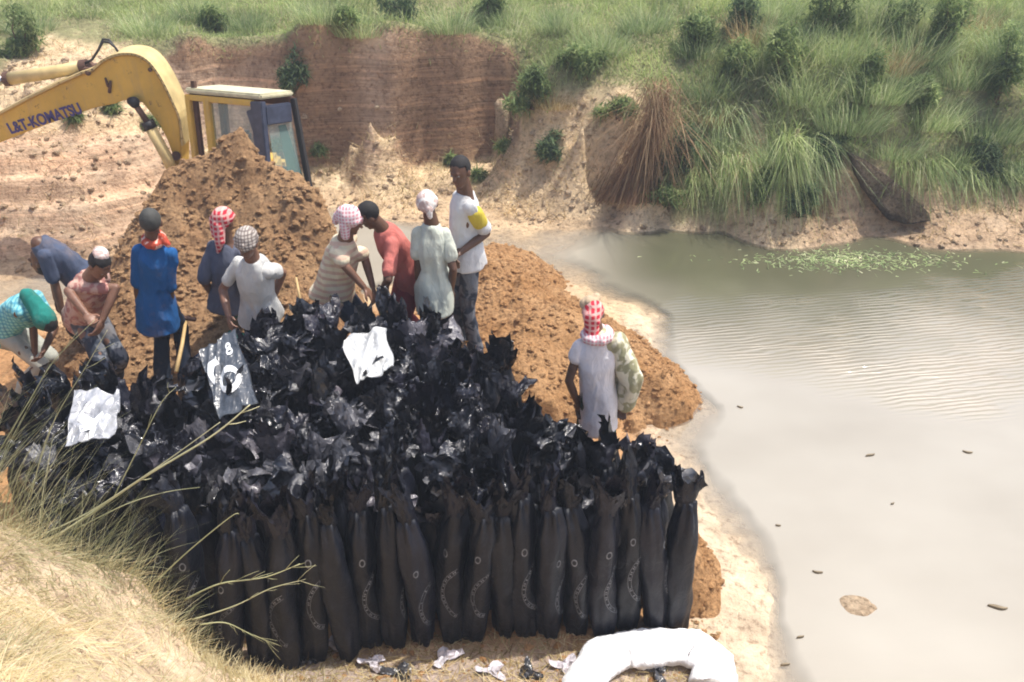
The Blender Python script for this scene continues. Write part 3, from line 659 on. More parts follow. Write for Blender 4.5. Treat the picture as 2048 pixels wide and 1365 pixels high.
sheet([at(150, 782, 4.85), at(242, 785, 4.88), at(230, 868, 4.5), at(130, 893, 4.4)], 'empty_bag', 'crumpled silvery empty bag with white print on the left of the stack', M['glare_silver_sheet'], 12, .02,
      marks={'printed_patch': [([(.25, .55), (.5, .7), (.7, .6)], .16), ([(.3, .8), (.5, .72), (.55, .95)], .14), ([(.15, .9), (.4, .92)], .12)]})
# thick white sack folded over at the right front
m, t, b = newmat('white_sack'); b.inputs['Base Color'].default_value = (.82, .83, .84, 1); b.inputs['Roughness'].default_value = .75
bump(t, b, noise(t, coords(t), 26, 4, .6, 1), .7, .015); M['sack'] = m
path = [gz(1165, 1385, .10), gz(1175, 1345, .14), gz(1205, 1308, .15), gz(1250, 1292, .15), gz(1320, 1288, .15), gz(1390, 1292, .15), gz(1430, 1318, .15), gz(1425, 1370, .12)]
pp = []
for i in range(len(path) - 1):
    for q in range(14): pp.append(path[i] * (1 - q / 14) + path[i + 1] * q / 14)
pp.append(path[-1]); mb = MB(); mb.tube(pp, [.135 + .012 * math.sin(i * .28) for i in range(len(pp))], 60)
V = np.array(mb.V); V += (.020 * fbm(V[:, 0] * 8, V[:, 1] * 8, V[:, 2] * 8, o=3, seed=2) + .012 * (1 - 2 * np.abs(fbm(V[:, 0] * 22 + V[:, 1] * 9, V[:, 1] * 7, V[:, 2] * 12, o=2, seed=6))))[:, None] * np.array([1, 1, 1]); V[:, 2] = .10 + (V[:, 2] - .14) * .58; V[:, 1] = V[:, 1] + .0; o = obj('white_sack', V, mb.F, M['sack']); tag(o, 'rolled white sack bent into an arch at the foot of the front bags', 'sack')

# ------------------------------------------------------------------ people
def unit(v): v = np.array(v, float); return v / (np.linalg.norm(v) + 1e-9)
def ik(a, c, l1, l2, pole):
    a, c = np.array(a, float), np.array(c, float); d = c - a; L = np.linalg.norm(d); L2 = min(L, (l1 + l2) * .995); d = d / (L + 1e-9); c = a + d * L2
    x = (l1 * l1 - l2 * l2 + L2 * L2) / (2 * L2); h = math.sqrt(max(l1 * l1 - x * x, 0)); p = np.array(pole, float); p = unit(p - d * np.dot(p, d))
    return a + d * x + p * h, c
def remesh(mb, name, mat, parent, voxel, smooth_it=2, wr=0, seed=0, label=None, post=None, wf=14):
    me = bpy.data.meshes.new('tmp'); b0 = parent
    me.from_pydata([tuple(v) for v in mb.V], [], mb.F); o = bpy.data.objects.new('tmp', me); COL.objects.link(o)
    md = o.modifiers.new('r', 'REMESH'); md.mode = 'VOXEL'; md.voxel_size = voxel; md.adaptivity = 0
    m2 = o.modifiers.new('s', 'SMOOTH'); m2.factor = .6; m2.iterations = smooth_it
    dg = bpy.context.evaluated_depsgraph_get(); e = o.evaluated_get(dg); m3 = e.to_mesh()
    V = np.empty(len(m3.vertices) * 3, np.float32); m3.vertices.foreach_get('co', V); V = V.reshape(-1, 3).astype(float)
    Nn = np.empty(len(V) * 3, np.float32); m3.vertex_normals.foreach_get('vector', Nn); Nn = Nn.reshape(-1, 3)
    Fs = [tuple(p.vertices) for p in m3.polygons]; e.to_mesh_clear(); bpy.data.objects.remove(o); bpy.data.meshes.remove(me)
    if wr:
        f = 1 - 2 * np.abs(fbm(V[:, 0] * wf, V[:, 1] * wf, V[:, 2] * wf * .4, o=2, seed=seed)); g2 = fbm(V[:, 0] * 7, V[:, 1] * 7, V[:, 2] * 3.5, o=2, seed=seed + 5)
        V = V + Nn * (wr * (f * .8 + g2 * 1.2))[:, None]
    if post is not None: V = post(V, Nn)
    return obj(name, V, Fs, mat, parent, label=label)
def person(label, hip, neck, headp, face, hands, ground, sc=1.0, shirt=None, sleeve=.6, trousers=None, wear='trousers', hem=.0, scarf=None, hair='hair', body_fwd=None, feet=None, shirt_w=1.0, skin='skin', name_group='workers around the bags', extra=None, seed=1, bare_torso=False, head_s=.9, wd=.86):
    """joints from the pelvis outwards; bone lengths are those of a real body"""
    s = sc; hip = np.array(hip); up = unit(np.array(neck) - hip); T = .50 * s; neck = hip + up * T
    fw = unit(body_fwd); right = unit(np.cross(fw, up)); fwd = unit(np.cross(up, right))
    t_ = thing('person', label, 'person', (hip[0], hip[1], ground), name_group); right = right * wd
    hd = unit(np.array(headp) - neck); face = np.array(face, float)
    base_n = neck + up * .02 * s; hc = neck + hd * .172 * s + unit(face) * .01
    sh = [neck + right * k * .135 * s - up * .075 * s for k in (-1, 1)]
    hj = [hip + right * k * .072 * s - np.array([0, 0, .02]) for k in (-1, 1)]
    B = MB()
    # torso
    secs = [(hip - up * .07 * s, right * .112 * s, fwd * .09 * s), (hip, right * .128 * s, fwd * .10 * s), (hip + up * .12 * s, right * .108 * s, fwd * .088 * s), (hip + up * .28 * s, right * .125 * s, fwd * .098 * s), (hip + up * .40 * s, right * .135 * s, fwd * .09 * s), (hip + up * .47 * s, right * .10 * s, fwd * .07 * s), (hip + up * .52 * s, right * .055 * s, fwd * .052 * s)]
    B.loft(secs)
    B.limb(base_n - up * .03, .062 * s, neck + hd * .10 * s, .052 * s)
    arms = []
    for k in (0, 1):
        hw, pole = hands[k]; el, wr_ = ik(sh[k], hw, .285 * s, .255 * s, pole); arms.append((sh[k], el, wr_))
        B.limb(sh[k], .043 * s, sh[k] * .4 + el * .6, .035 * s); B.limb(sh[k] * .4 + el * .6, .038 * s, el, .033 * s); B.limb(el, .033 * s, el * .65 + wr_ * .35, .034 * s); B.limb(el * .65 + wr_ * .35, .034 * s, wr_, .024 * s)
        # hand
        d = unit(wr_ - el); sd2 = unit(np.cross(d, fwd) + right * .01) * (1 if k else -1); pn = unit(np.cross(d, sd2)); pn = pn * (1 if np.dot(pn, fwd) < 0 else -1)
        pc = wr_ + d * .048 * s; B.sphere(pc, [sd2 * .042 * s, pn * .017 * s, d * .052 * s], 12, 8)
        for q, (off, L) in enumerate(((-.030, .062), (-.010, .075), (.011, .078), (.031, .068))):
            b0 = pc + sd2 * off * s + d * .038 * s; m1 = b0 + unit(d + pn * .35) * L * .5 * s; m2 = m1 + unit(d * .55 + pn * .9) * L * .55 * s
            B.limb(b0, .0095 * s, m1, .0088 * s); B.limb(m1, .0088 * s, m2, .0075 * s)
        tb = pc - sd2 * .032 * s - d * .012 * s; t1 = tb + unit(d * .7 - sd2 * .7 + pn * .3) * .036 * s; t2 = t1 + unit(d + pn * .5) * .030 * s
        B.limb(tb, .013 * s, t1, .011 * s); B.limb(t1, .011 * s, t2, .0085 * s)
    legs = []
    for k in (0, 1):
        sgn = -1 if k == 0 else 1; ft = (feet[k] if feet is not None else (hip + right * sgn * .11 * s + fwd * (.04 * sgn))); ft = np.array([ft[0], ft[1], ground + .07 * s])
        kn, an = ik(hj[k], ft, .42 * s, .42 * s, unit(np.array([fwd[0], fwd[1], 0]) + 1e-3)); legs.append((hj[k], kn, an))
        B.limb(hj[k], .074 * s, kn, .052 * s); B.limb(kn, .052 * s, kn * .65 + an * .35, .053 * s); B.limb(kn * .65 + an * .35, .053 * s, an, .036 * s)
        ff = unit([fwd[0], fwd[1], 0]); B.limb(an - np.array([0, 0, .035 * s]) - ff * .03, .034 * s, an - np.array([0, 0, .048 * s]) + ff * .13 * s, .022 * s); B.sphere(an - np.array([0, 0, .045 * s]) + ff * .13 * s, [np.cross(ff, [0, 0, 1]) * .045 * s, ff * .05 * s, np.array([0, 0, .02 * s])])
    # head
    hu = hd; f = unit(face - hu * np.dot(face, hu)); hr = unit(np.cross(f, hu)); h = s * head_s
    hc = hc + hu * .0
    B.sphere(hc + hu * .025 * h - f * .008 * h, [hr * .076 * h, f * .096 * h, hu * .098 * h], 20, 14)
    B.sphere(hc - hu * .045 * h + f * .022 * h, [hr * .057 * h, f * .066 * h, hu * .072 * h], 16, 12)
    B.limb(hc + f * .088 * h + hu * .010 * h, .010 * h, hc + f * .108 * h - hu * .022 * h, .015 * h)        # nose
    B.limb(hc + f * .082 * h + hr * .03 * h + hu * .028 * h, .012 * h, hc + f * .082 * h - hr * .03 * h + hu * .028 * h, .012 * h)   # brow
    B.limb(hc + f * .080 * h + hr * .018 * h - hu * .052 * h, .010 * h, hc + f * .080 * h - hr * .018 * h - hu * .052 * h, .010 * h)  # lips
    B.sphere(hc + f * .06 * h - hu * .092 * h, [hr * .03 * h, f * .022 * h, hu * .022 * h])
    for k in (-1, 1): B.sphere(hc + hr * .078 * h * k - f * .005 * h - hu * .005 * h, [hr * .012 * h, f * .022 * h, hu * .032 * h])
    remesh(B, 'body', M[skin], t_, .0075, 2)
    for k in (-1, 1):
        e = MB(); e.sphere(hc + f * .083 * h + hr * .03 * h * k + hu * .008 * h, [hr * .013 * h, f * .006 * h, hu * .008 * h]); e.build('eye', M['eye'], t_, True)
    # hair or headcloth
    Hh = MB(); Hh.sphere(hc + hu * .035 * h - f * .016 * h, [hr * .083 * h, f * .097 * h, hu * .098 * h], 20, 14)
    if scarf is None:
        def cut(V, Nn):
            r_ = V - (hc + hu * .012 * h); a = r_ @ f; u_ = r_ @ hu; lim = np.where(a > .02 * h, .055 * h, -.055 * h); bad = u_ < lim
            V[bad] -= Nn[bad] * .022 * h; V += Nn * (.002 * fbm(V[:, 0] * 60, V[:, 1] * 60, V[:, 2] * 60, o=2))[:, None]; return V
        remesh(Hh, 'hair', M[hair], t_, .009, 1, post=cut)
    else:
        sm_, tails = scarf
        Hh = MB(); Hh.sphere(hc + hu * .042 * h - f * .012 * h, [hr * .086 * h, f * .102 * h, hu * .098 * h], 20, 14)
        for q in range(7):                                  # wrapped turns
            a = q * .9; c = hc + hu * (.028 + .012 * math.sin(q * 2.1)) * h
            Hh.limb(c + (hr * math.cos(a) * .076 + f * math.sin(a) * .088) * h, .020 * h, c + (hr * math.cos(a + .9) * .076 + f * math.sin(a + .9) * .088) * h + hu * .014 * h, .021 * h)
        Hh.limb(hc - f * .10 * h + hu * .01 * h, .034 * h, hc - f * .11 * h - hu * .05 * h, .024 * h)
        for (p0, p1, r0, r1) in tails: Hh.limb(hc + hr * p0[0] + f * p0[1] + np.array([0, 0, p0[2]]), r0, hc + hr * p1[0] + f * p1[1] + np.array([0, 0, p1[2]]), r1)
        remesh(Hh, 'headcloth', M[sm_], t_, .010, 1, wr=.006, seed=seed, wf=26)
    # shirt
    if shirt:
        C_ = MB(); k = shirt_w; bot = -.10 - hem; dn = np.array([0, 0, -1.0])
        hb = hip + (up * bot if bot > -.12 else up * -.1 + dn * (-.1 - bot)) * s
        C_.loft([(hb, right * .162 / wd * .93 * k * s, fwd * .17 * k * s), (hip, right * .150 / wd * .93 * k * s, fwd * .145 * k * s), (hip + up * .14 * s, right * .132 * k * s, fwd * .122 * s), (hip + up * .28 * s, right * .14 * k * s, fwd * .122 * s), (hip + up * .385 * s, right * .145 * s, fwd * .106 * s), (hip + up * .45 * s, right * .112 * s, fwd * .088 * s), (hip + up * .505 * s, right * .072 * s, fwd * .066 * s)])
        for a, el, wr_ in arms:
            if sleeve <= 1:
                e = a + (el - a) * sleeve; C_.limb(a, .050 * s, e, .050 * s)
            else:
                C_.limb(a, .050 * s, el, .045 * s); C_.limb(el, .054 * s, el + (wr_ - el) * (sleeve - 1), .042 * s)
        remesh(C_, 'shirt', M[shirt], t_, .0095, 1, wr=.016, seed=seed * 3, wf=11)
    if trousers:
        C_ = MB(); C_.loft([(hip - np.array([0, 0, .13]) * s, right * .1381 * s, fwd * .112 * s), (hip - up * .04 * s, right * .138 * s, fwd * .112 * s), (hip + up * .07 * s, right * .122 * s, fwd * .112 * s)])
        if wear == 'lungi':
            mid = (legs[0][1] + legs[1][1]) / 2; low = (legs[0][2] + legs[1][2]) / 2 + np.array([0, 0, .14])
            C_.loft([(low, right * .1551 * s, fwd * .14 * s), (mid, right * .1501 * s, fwd * .13 * s), (hip, right * .1381 * s, fwd * .13 * s)])
        else:
            for a, kn, an in legs: C_.limb(a - (a - kn) * .06, .074 * s, kn, .060 * s); C_.limb(kn, .060 * s, kn + (an - kn) * .9, .056 * s)
        remesh(C_, 'lungi' if wear == 'lungi' else 'trousers', M[trousers], t_, .010, 1, wr=.014, seed=seed * 5, wf=10)
    if extra: extra(t_, dict(hip=hip, neck=neck, up=up, fwd=fwd, right=right, hc=hc, hu=hu, f=f, hr=hr, arms=arms, s=s, sh=sh))
    return t_
M['eye'] = mat_plain('eye', (.25, .22, .2), .3, dirt=.8, scale=60)
M['hair'] = mat_plain('hair', (.012, .010, .010), .8); M['greyhair'] = mat_plain('grey_hair', (.055, .055, .05), .8)
M['skinpale'] = mat_skin((.20, .10, .062)); M['aqua'] = mat_cloth('aqua_check', (.28, .62, .62), (.07, .30, .42), 'check', 9); M['slate'] = mat_cloth('slate_blue', (.075, .095, .15))  # includes a second, lighter skin tone for some of the men
M['pink'] = mat_cloth('pink_print', (.56, .37, .30), (.38, .17, .15), 'blotch', 16); M['blue'] = mat_cloth('blue_cloth', (.018, .105, .30)); M['greyslate'] = mat_cloth('slate_grey', (.10, .11, .15))
M['teew'] = mat_cloth('white_tee', (.56, .56, .54)); M['creamc'] = mat_cloth('cream_check', (.74, .66, .48), (.62, .44, .33), 'stripe', 5); M['salmon'] = mat_cloth('salmon', (.50, .155, .13))
M['maroon'] = mat_cloth('maroon', (.27, .05, .06)); M['paleg'] = mat_cloth('pale_green_grey', (.56, .60, .52)); M['jwhite'] = mat_cloth('white_shirt', (.66, .67, .68)); M['yellow'] = mat_cloth('yellow_cloth', (.62, .50, .07))
M['camo'] = mat_cloth('olive_pattern', (.74, .71, .56), (.34, .33, .20), 'blotch', 9); M['kwhite'] = mat_cloth('white_long_shirt', (.80, .77, .79)); M['navy'] = mat_cloth('navy', (.018, .026, .045)); M['dark'] = mat_cloth('dark_trousers', (.018, .02, .03))
M['jeans'] = mat_cloth('grey_jeans', (.045, .055, .075), (.17, .18, .20), 'blotch', 9); M['lgrey'] = mat_cloth('light_grey_trousers', (.42, .43, .38)); M['greenl'] = mat_cloth('green_lungi', (.01, .22, .15)); M['dgreen'] = mat_cloth('dark_green_trousers', (.02, .06, .05))
M['redsc'] = mat_cloth('red_scarf', (.58, .035, .06), (.72, .45, .40), 'check', 8); M['orsc'] = mat_cloth('orange_red_scarf', (.50, .085, .05), (.75, .50, .42), 'blotch', 14); M['greysc'] = mat_cloth('grey_check_scarf', (.52, .47, .42), (.16, .13, .12), 'check', 14)
M['pinksc'] = mat_cloth('pink_check_scarf', (.66, .30, .34), (.78, .72, .72), 'check', 12); M['palesc'] = mat_cloth('pale_pink_cap', (.62, .46, .42), (.80, .76, .72), 'blotch', 16); M['tansc'] = mat_cloth('tan_cloth', (.52, .40, .27)); M['purple'] = mat_cloth('purple', (.12, .055, .22)); M['teal'] = mat_cloth('teal', (.02, .20, .17))
DN = np.array([0, 0, -1.0])
def neckcloth(mat, tails=(), name='neck_scarf'):
    def fn(t_, J):
        m_ = MB(); s = J['s']; c = J['neck'] + J['up'] * .035 * s
        for q in range(10):
            a, b_ = q * .63, (q + 1) * .63; m_.limb(c + (J['right'] * math.cos(a) * .070 + J['fwd'] * math.sin(a) * .075) * s, .028 * s, c + (J['right'] * math.cos(b_) * .070 + J['fwd'] * math.sin(b_) * .085) * s, .032 * s)
        for d0, d1 in tails: m_.limb(c + d0, .03, c + d1, .022)
        remesh(m_, name, M[mat], t_, .010, 1, wr=.007, seed=4, wf=24)
    return fn
# man bending at the left edge
def exA(t_, J):
    m_ = MB(); m_.limb(J['hc'] - J['f'] * .02, .088, J['neck'] - J['fwd'] * .05 + J['up'] * .02, .055); remesh(m_, 'head_towel', M['teal'], t_, .010, 2, wr=.008)
person('man bending at the left edge in an aqua checked shirt and pale trousers', at(8, 650, 6.45), at(72, 596, 6.3), at(92, 640, 6.25), (.5, .0, -1), [(at(88, 700, 6.15), (0, 1, .3)), (at(70, 706, 6.35), (0, 1, .3))], tz(-4.2, 6.4), .97, 'aqua', .75, 'lgrey', body_fwd=(1, -.2, -.6), extra=exA, seed=2)
person('man bending behind the pink shirt man in a dark slate blue shirt', at(168, 560, 7.0), at(108, 512, 6.9), at(82, 515, 6.85), (-.6, 0, -1), [(at(126, 630, 6.75), (0, 1, .3)), (at(118, 628, 6.95), (0, 1, .3))], tz(-3.9, 6.95), 1.0, 'slate', .75, 'dark', body_fwd=(-.8, -.2, -.8), seed=3)
def exC(t_, J):
    m_ = MB(); m_.sphere(J['hc'] + J['hu'] * .10 - J['f'] * .04, [J['hr'] * .055, J['f'] * .06, J['hu'] * .04]); remesh(m_, 'headcloth', M['palesc'], t_, .009, 1, wr=.008)
person('man stooping in a faded pink printed shirt and dark mottled trousers', at(170, 625, 6.3), at(186, 530, 6.05), at(217, 498, 5.98), (.8, -.55, -.5), [(at(172, 628, 5.85), (-1, -.3, .2)), (at(205, 640, 5.95), (1, .3, .2))], tz(-3.5, 6.2), 1.02, 'pink', .72, 'jeans', body_fwd=(.8, -.7, -.2), skin='skinpale', extra=exC, seed=4, hair='hair')
person('man seen from behind in a long blue shirt with an orange scarf round his neck', at(311, 600, 6.3), at(308, 470, 6.25), at(297, 420, 6.22), (-.2, 1, .0), [(at(281, 645, 6.3), (-.3, -1, 0)), (at(340, 632, 6.35), (.4, -1, 0))], tz(-2.75, 6.3), 1.04, 'blue', .95, 'navy', hem=.12, body_fwd=(-.1, 1, 0), hair='greyhair', extra=neckcloth('orsc', [(np.array([.07, -.02, .03]), np.array([.12, -.05, -.02]))]), seed=5, shirt_w=1.0, wd=.76)
hE = at(441, 392, 6.75)
person('man in a slate shirt and green lungi with a red scarf hanging from his head', at(458, 590, 6.75), at(450, 455, 6.7), at(441, 400, 6.7), (.4, .9, 0), [(at(432, 600, 6.75), (-.6, -1, 0)), (at(485, 600, 6.8), (.6, -1, 0))], tz(-2.2, 6.7), 1.03, 'greyslate', .9, 'greenl', 'lungi', body_fwd=(.3, 1, 0), scarf=('redsc', [((0, -.07, 0), (.01, -.10, -.13), .05, .04), ((.01, -.10, -.13), (-.02, -.11, -.23), .04, .015), ((-.05, -.05, .02), (-.05, -.08, -.10), .04, .025)]), seed=6)
person('man facing the camera in a white t-shirt and grey checked head wrap', at(520, 618, 6.15), at(500, 487, 6.0), at(482, 443, 5.9), (-.25, -1, -.55), [(at(545, 600, 6.25), (.4, 1, 0)), (at(457, 632, 5.88), (-.6, .8, 0))], tz(-1.75, 6.15), 1.0, 'teew', .6, 'dark', body_fwd=(-.3, -1, -.1), scarf=('greysc', []), seed=7, shirt_w=1.05, skin='skinpale')
def exG(t_, J):
    m_ = MB(); m_.loft([(at(628, 622, 6.5), np.array([.07, 0, 0]), np.array([0, .05, 0])), (at(628, 596, 6.5), np.array([.10, 0, 0]), np.array([0, .07, 0])), (at(640, 575, 6.5), np.array([.06, 0, .02]), np.array([0, .05, 0]))]); remesh(m_, 'waist_cloth', M['purple'], t_, .012, 2, wr=.012)
person('man leaning right in a cream checked shirt and pink checked headcloth', at(668, 575, 6.65), at(698, 447, 6.5), at(703, 395, 6.45), (.9, -.1, -.5), [(at(728, 575, 6.35), (-.3, -.5, .2)), (at(745, 572, 6.55), (.2, .8, .3))], tz(-1.3, 6.65), 1.06, 'creamc', .95, 'navy', body_fwd=(1, -.2, -.2), scarf=('pinksc', [((.06, -.02, -.02), (.06, -.02, -.10), .04, .03), ((-.05, -.03, 0), (-.05, -.05, -.10), .045, .03)]), seed=8, shirt_w=1.0, skin='skinpale')
person('man bending left in a salmon pink shirt over a maroon lungi', at(822, 545, 6.75), at(766, 458, 6.6), at(738, 428, 6.55), (-.8, -.2, -.7), [(at(765, 580, 6.5), (.2, -.6, .3)), (at(772, 584, 6.65), (.2, .6, .3))], tz(-.8, 6.75), 1.02, 'salmon', .75, 'maroon', 'lungi', body_fwd=(-.9, -.25, -.5), seed=9)
person('man seen from behind in a long pale green shirt and pale pink cap', at(868, 565, 6.5), at(864, 455, 6.5), at(854, 405, 6.48), (-.15, 1, -.1), [(at(840, 590, 6.5), (-.4, -1, 0)), (at(902, 582, 6.5), (.5, -1, 0))], tz(-.55, 6.5), 1.0, 'paleg', .6, 'dark', hem=.14, body_fwd=(0, 1, 0), scarf=('palesc', []), seed=10, shirt_w=1.05, wd=.74)
def exJ(t_, J):
    for q, (a, el, wr_) in enumerate(J['arms']):
        m_ = MB(); m_.limb(a + (el - a) * .22, .066, a + (el - a) * .55, .064); remesh(m_, 'sleeve_band', M['yellow'], t_, .010, 2, wr=.006)
person('tall bareheaded man in a white shirt with yellow sleeves and clasped hands', at(931, 505, 6.85), at(930, 378, 6.8), at(917, 322, 6.76), (-.5, -1, -.15), [(at(921, 505, 6.66), (.6, .5, -.2)), (at(918, 502, 6.72), (.3, .8, -.2))], tz(-.25, 6.85), 1.1, 'jwhite', .8, 'jeans', body_fwd=(-1, -.55, 0), extra=exJ, seed=11, shirt_w=.92, wd=.72)
def exK(t_, J):
    s = J['s']; m_ = MB(); r, u, f_ = J['right'], J['up'], J['fwd']; a, el, wr_ = J['arms'][1] if J['arms'][1][0][0] > J['arms'][0][0][0] else J['arms'][0]
    sx = np.array([.045, 0, 0]); m_.limb(a + u * .03, .082, el + sx, .088); m_.limb(el + sx, .088, wr_ + sx * .6, .075); m_.limb(J['neck'] + sx, .07, a, .085); m_.limb(a + np.array([-.02, .10, -.1]), .08, wr_ + np.array([-.02, .10, .02]), .08)
    remesh(m_, 'arm_cloth', M['camo'], t_, .011, 3, wr=.012, seed=8)
    m_ = MB(); c = J['neck'] + u * .03
    for q in range(10):
        A, Bq = q * .63, (q + 1) * .63; m_.limb(c + (r * math.cos(A) * .085 + f_ * math.sin(A) * .085), .036, c + (r * math.cos(Bq) * .085 + f_ * math.sin(Bq) * .085), .034)
    m_.limb(c - r * .03 + f_ * .09, .035, c + f_ * .12 - u * .10, .025); remesh(m_, 'neck_scarf', M['pinksc'], t_, .010, 1, wr=.008, wf=24)
    m_ = MB(); m_.sphere(J['hc'] + J['hu'] * .10, [J['hr'] * .06, J['f'] * .06, J['hu'] * .035]); m_.limb(J['hc'] + J['hu'] * .09 - J['hr'] * .05, .03, J['hc'] + J['hu'] * .12 + J['hr'] * .04, .025); remesh(m_, 'head_bundle', M['tansc'], t_, .010, 1, wr=.014, wf=24)
person('lone man by the pond from behind in long white shirt and olive patterned arm cloth', at(1197, 785, 5.6), at(1195, 688, 5.58), at(1190, 645, 5.62), (-.1, 1, -.5), [(at(1154, 805, 5.6), (-.8, -.6, 0)), (at(1245, 805, 5.6), (.9, -.6, 0))], tz(.55, 5.6), .97, 'kwhite', .3, 'dgreen', hem=.2, body_fwd=(.1, 1, 0), wd=1.0, scarf=('redsc', [((-.03, -.06, 0), (-.02, -.09, -.14), .06, .045)]), extra=exK, seed=12)

# ------------------------------------------------------------------ excavator
M['exy'] = mat_paint('faded_yellow_paint', (.64, .41, .075)); M['exl'] = mat_plain('pale_yellow_paint', (.64, .49, .22), .55, dirt=.3, scale=6); M['roofc'] = mat_plain('cream_roof', (.60, .56, .38), .6)
M['exd'] = mat_plain('dark_rubber', (.025, .022, .022), .6); M['exb'] = mat_plain('dark_blue_paint', (.05, .06, .10), .4, dirt=.4); M['chrome'] = mat_plain('rod_steel', (.6, .6, .6), .25, 1.0); M['brown'] = mat_plain('rusty_brown', (.11, .055, .035), .8)
M['txt'] = mat_plain('blue_lettering', (.06, .05, .20), .6); M['track'] = mat_plain('track_steel', (.09, .07, .055), .7)
m, t, b = newmat('cab_glass'); b.inputs['Base Color'].default_value = (.30, .42, .40, 1); b.inputs['Roughness'].default_value = .08; b.inputs['Alpha'].default_value = .28; M['glass'] = m
m, t, b = newmat('tinted_glass'); b.inputs['Base Color'].default_value = (.02, .12, .09, 1); b.inputs['Roughness'].default_value = .08; b.inputs['Alpha'].default_value = .8; M['tint'] = m
YB = 9.75
ex = thing('excavator', 'yellow excavator with a bent boom standing behind the tall soil heap', 'excavator', (-2.9, 10.0, -.45))
def bp(px, py, Y=YB): return at(px, py, Y)
def arc_pts(P_, k=4):
    Q = []; n = len(P_)
    for i in range(n - 1):
        p0, p1, p2, p3 = [np.array(P_[min(max(j, 0), n - 1)], float) for j in (i - 1, i, i + 1, i + 2)]
        for q in range(k): a = q / k; Q.append(tuple(.5 * (2 * p1 + (p2 - p0) * a + (2 * p0 - 5 * p1 + 4 * p2 - p3) * a * a + (3 * p1 - p0 - 3 * p2 + p3) * a ** 3)))
    return Q + [tuple(P_[-1])]
prof = [(-120, 292), (-60, 262), (0, 229), (60, 197), (120, 168), (165, 148), (187, 141), (205, 125), (225, 115), (248, 110), (272, 112), (292, 122), (310, 142), (328, 172), (345, 208), (358, 240), (363, 290), (362, 345), (348, 345), (345, 310), (335, 282), (321, 253), (300, 225), (285, 207), (275, 201), (248, 201), (230, 208), (190, 216), (120, 240), (60, 262), (0, 286), (-60, 312), (-120, 335)]
prof = prof[:7] + arc_pts(prof[7:17], 3) + prof[17:]; ntop = 7 + 28
mb = MB(); P2 = [bp(*q) for q in prof]
bm = bmesh.new(); vs = [bm.verts.new(p) for p in P2]; fce = bm.faces.new(vs); r_ = bmesh.ops.extrude_face_region(bm, geom=[fce]); ev = [e for e in r_['geom'] if isinstance(e, bmesh.types.BMVert)]; bmesh.ops.translate(bm, verts=ev, vec=(0, .30, 0))
bmesh.ops.recalc_face_normals(bm, faces=bm.faces); bmesh.ops.bevel(bm, geom=[e for e in bm.edges if abs((e.verts[0].co - e.verts[1].co).y) < .01], offset=.012, segments=2, affect='EDGES'); bmesh.ops.triangulate(bm, faces=[f for f in bm.faces if len(f.verts) > 4])
bm.verts.index_update(); boom = obj('boom', [v.co[:] for v in bm.verts], [tuple(v.index for v in f.verts) for f in bm.faces], M['exy'], ex, smooth=False); bm.free()
# top flange plates
mb = MB(); tp = [bp(*q, YB - .015) for q in prof[:ntop]]
for i in range(len(tp) - 1):
    a, b_ = tp[i], tp[i + 1]; d = unit(b_ - a); n_ = np.array([-d[2], 0, d[0]]); n_ = n_ if n_[2] > -.2 else -n_; n_ = n_ * (1 if np.dot(n_, [.3, 0, 1]) > 0 else -1)
    mb.box((a + b_) / 2 + np.array([0, .165, 0]) + n_ * .012, [d, [0, 1, 0], n_], [np.linalg.norm(b_ - a) / 2 + .006, .18, .012])
mb.build('flange', M['exl'], boom)
# bracket slot on the boom side
mb = MB(); mb.limb(bp(211, 158, YB - .01), .012, bp(216, 172, YB - .012), .017); mb.limb(bp(221, 164, YB - .01), .014, bp(219, 184, YB - .012), .018); mb.build('bracket', M['brown'], boom, True)
for px, py, r_ in [(262, 203, .045), (352, 312, .05), (176, 146, .03), (300, 140, .022)]:
    mb = MB(); mb.tube([bp(px, py, YB - .03), bp(px, py, YB + .005)], r_, 18); mb.tube([bp(px, py, YB - .045), bp(px, py, YB - .02)], r_ * .5, 6); mb.build('pin', M['brown'], boom)
# lettering
def text(s_, size, org, xdir, ydir, mat, parent, name, ext=.002):
    cu = bpy.data.curves.new('t', 'FONT'); cu.body = s_; cu.size = size; cu.extrude = ext; cu.offset = .0055; cu.space_character = 1.0; o = bpy.data.objects.new('t', cu); COL.objects.link(o)
    me = bpy.data.meshes.new_from_object(o.evaluated_get(bpy.context.evaluated_depsgraph_get())); V = np.array([v.co[:] for v in me.vertices]); Fs = [tuple(p.vertices) for p in me.polygons]; bpy.data.objects.remove(o)
    wdt = V[:, 0].max(); z_ = np.cross(xdir, ydir)
    return (lambda W: obj(name, np.array(org) + np.outer(V[:, 0] * W / wdt, xdir) + np.outer(V[:, 1], ydir) + np.outer(V[:, 2], z_), Fs, mat, parent, smooth=False))
a, b_ = bp(22, 268, YB - .004), bp(166, 226, YB - .004); xd = unit(b_ - a); yd = unit(np.array([-xd[2], 0, xd[0]])); yd = yd if yd[2] > 0 else -yd
text('L&T-KOMATSU', .165, a, xd, yd, M['txt'], boom, 'lettering')(np.linalg.norm(b_ - a))
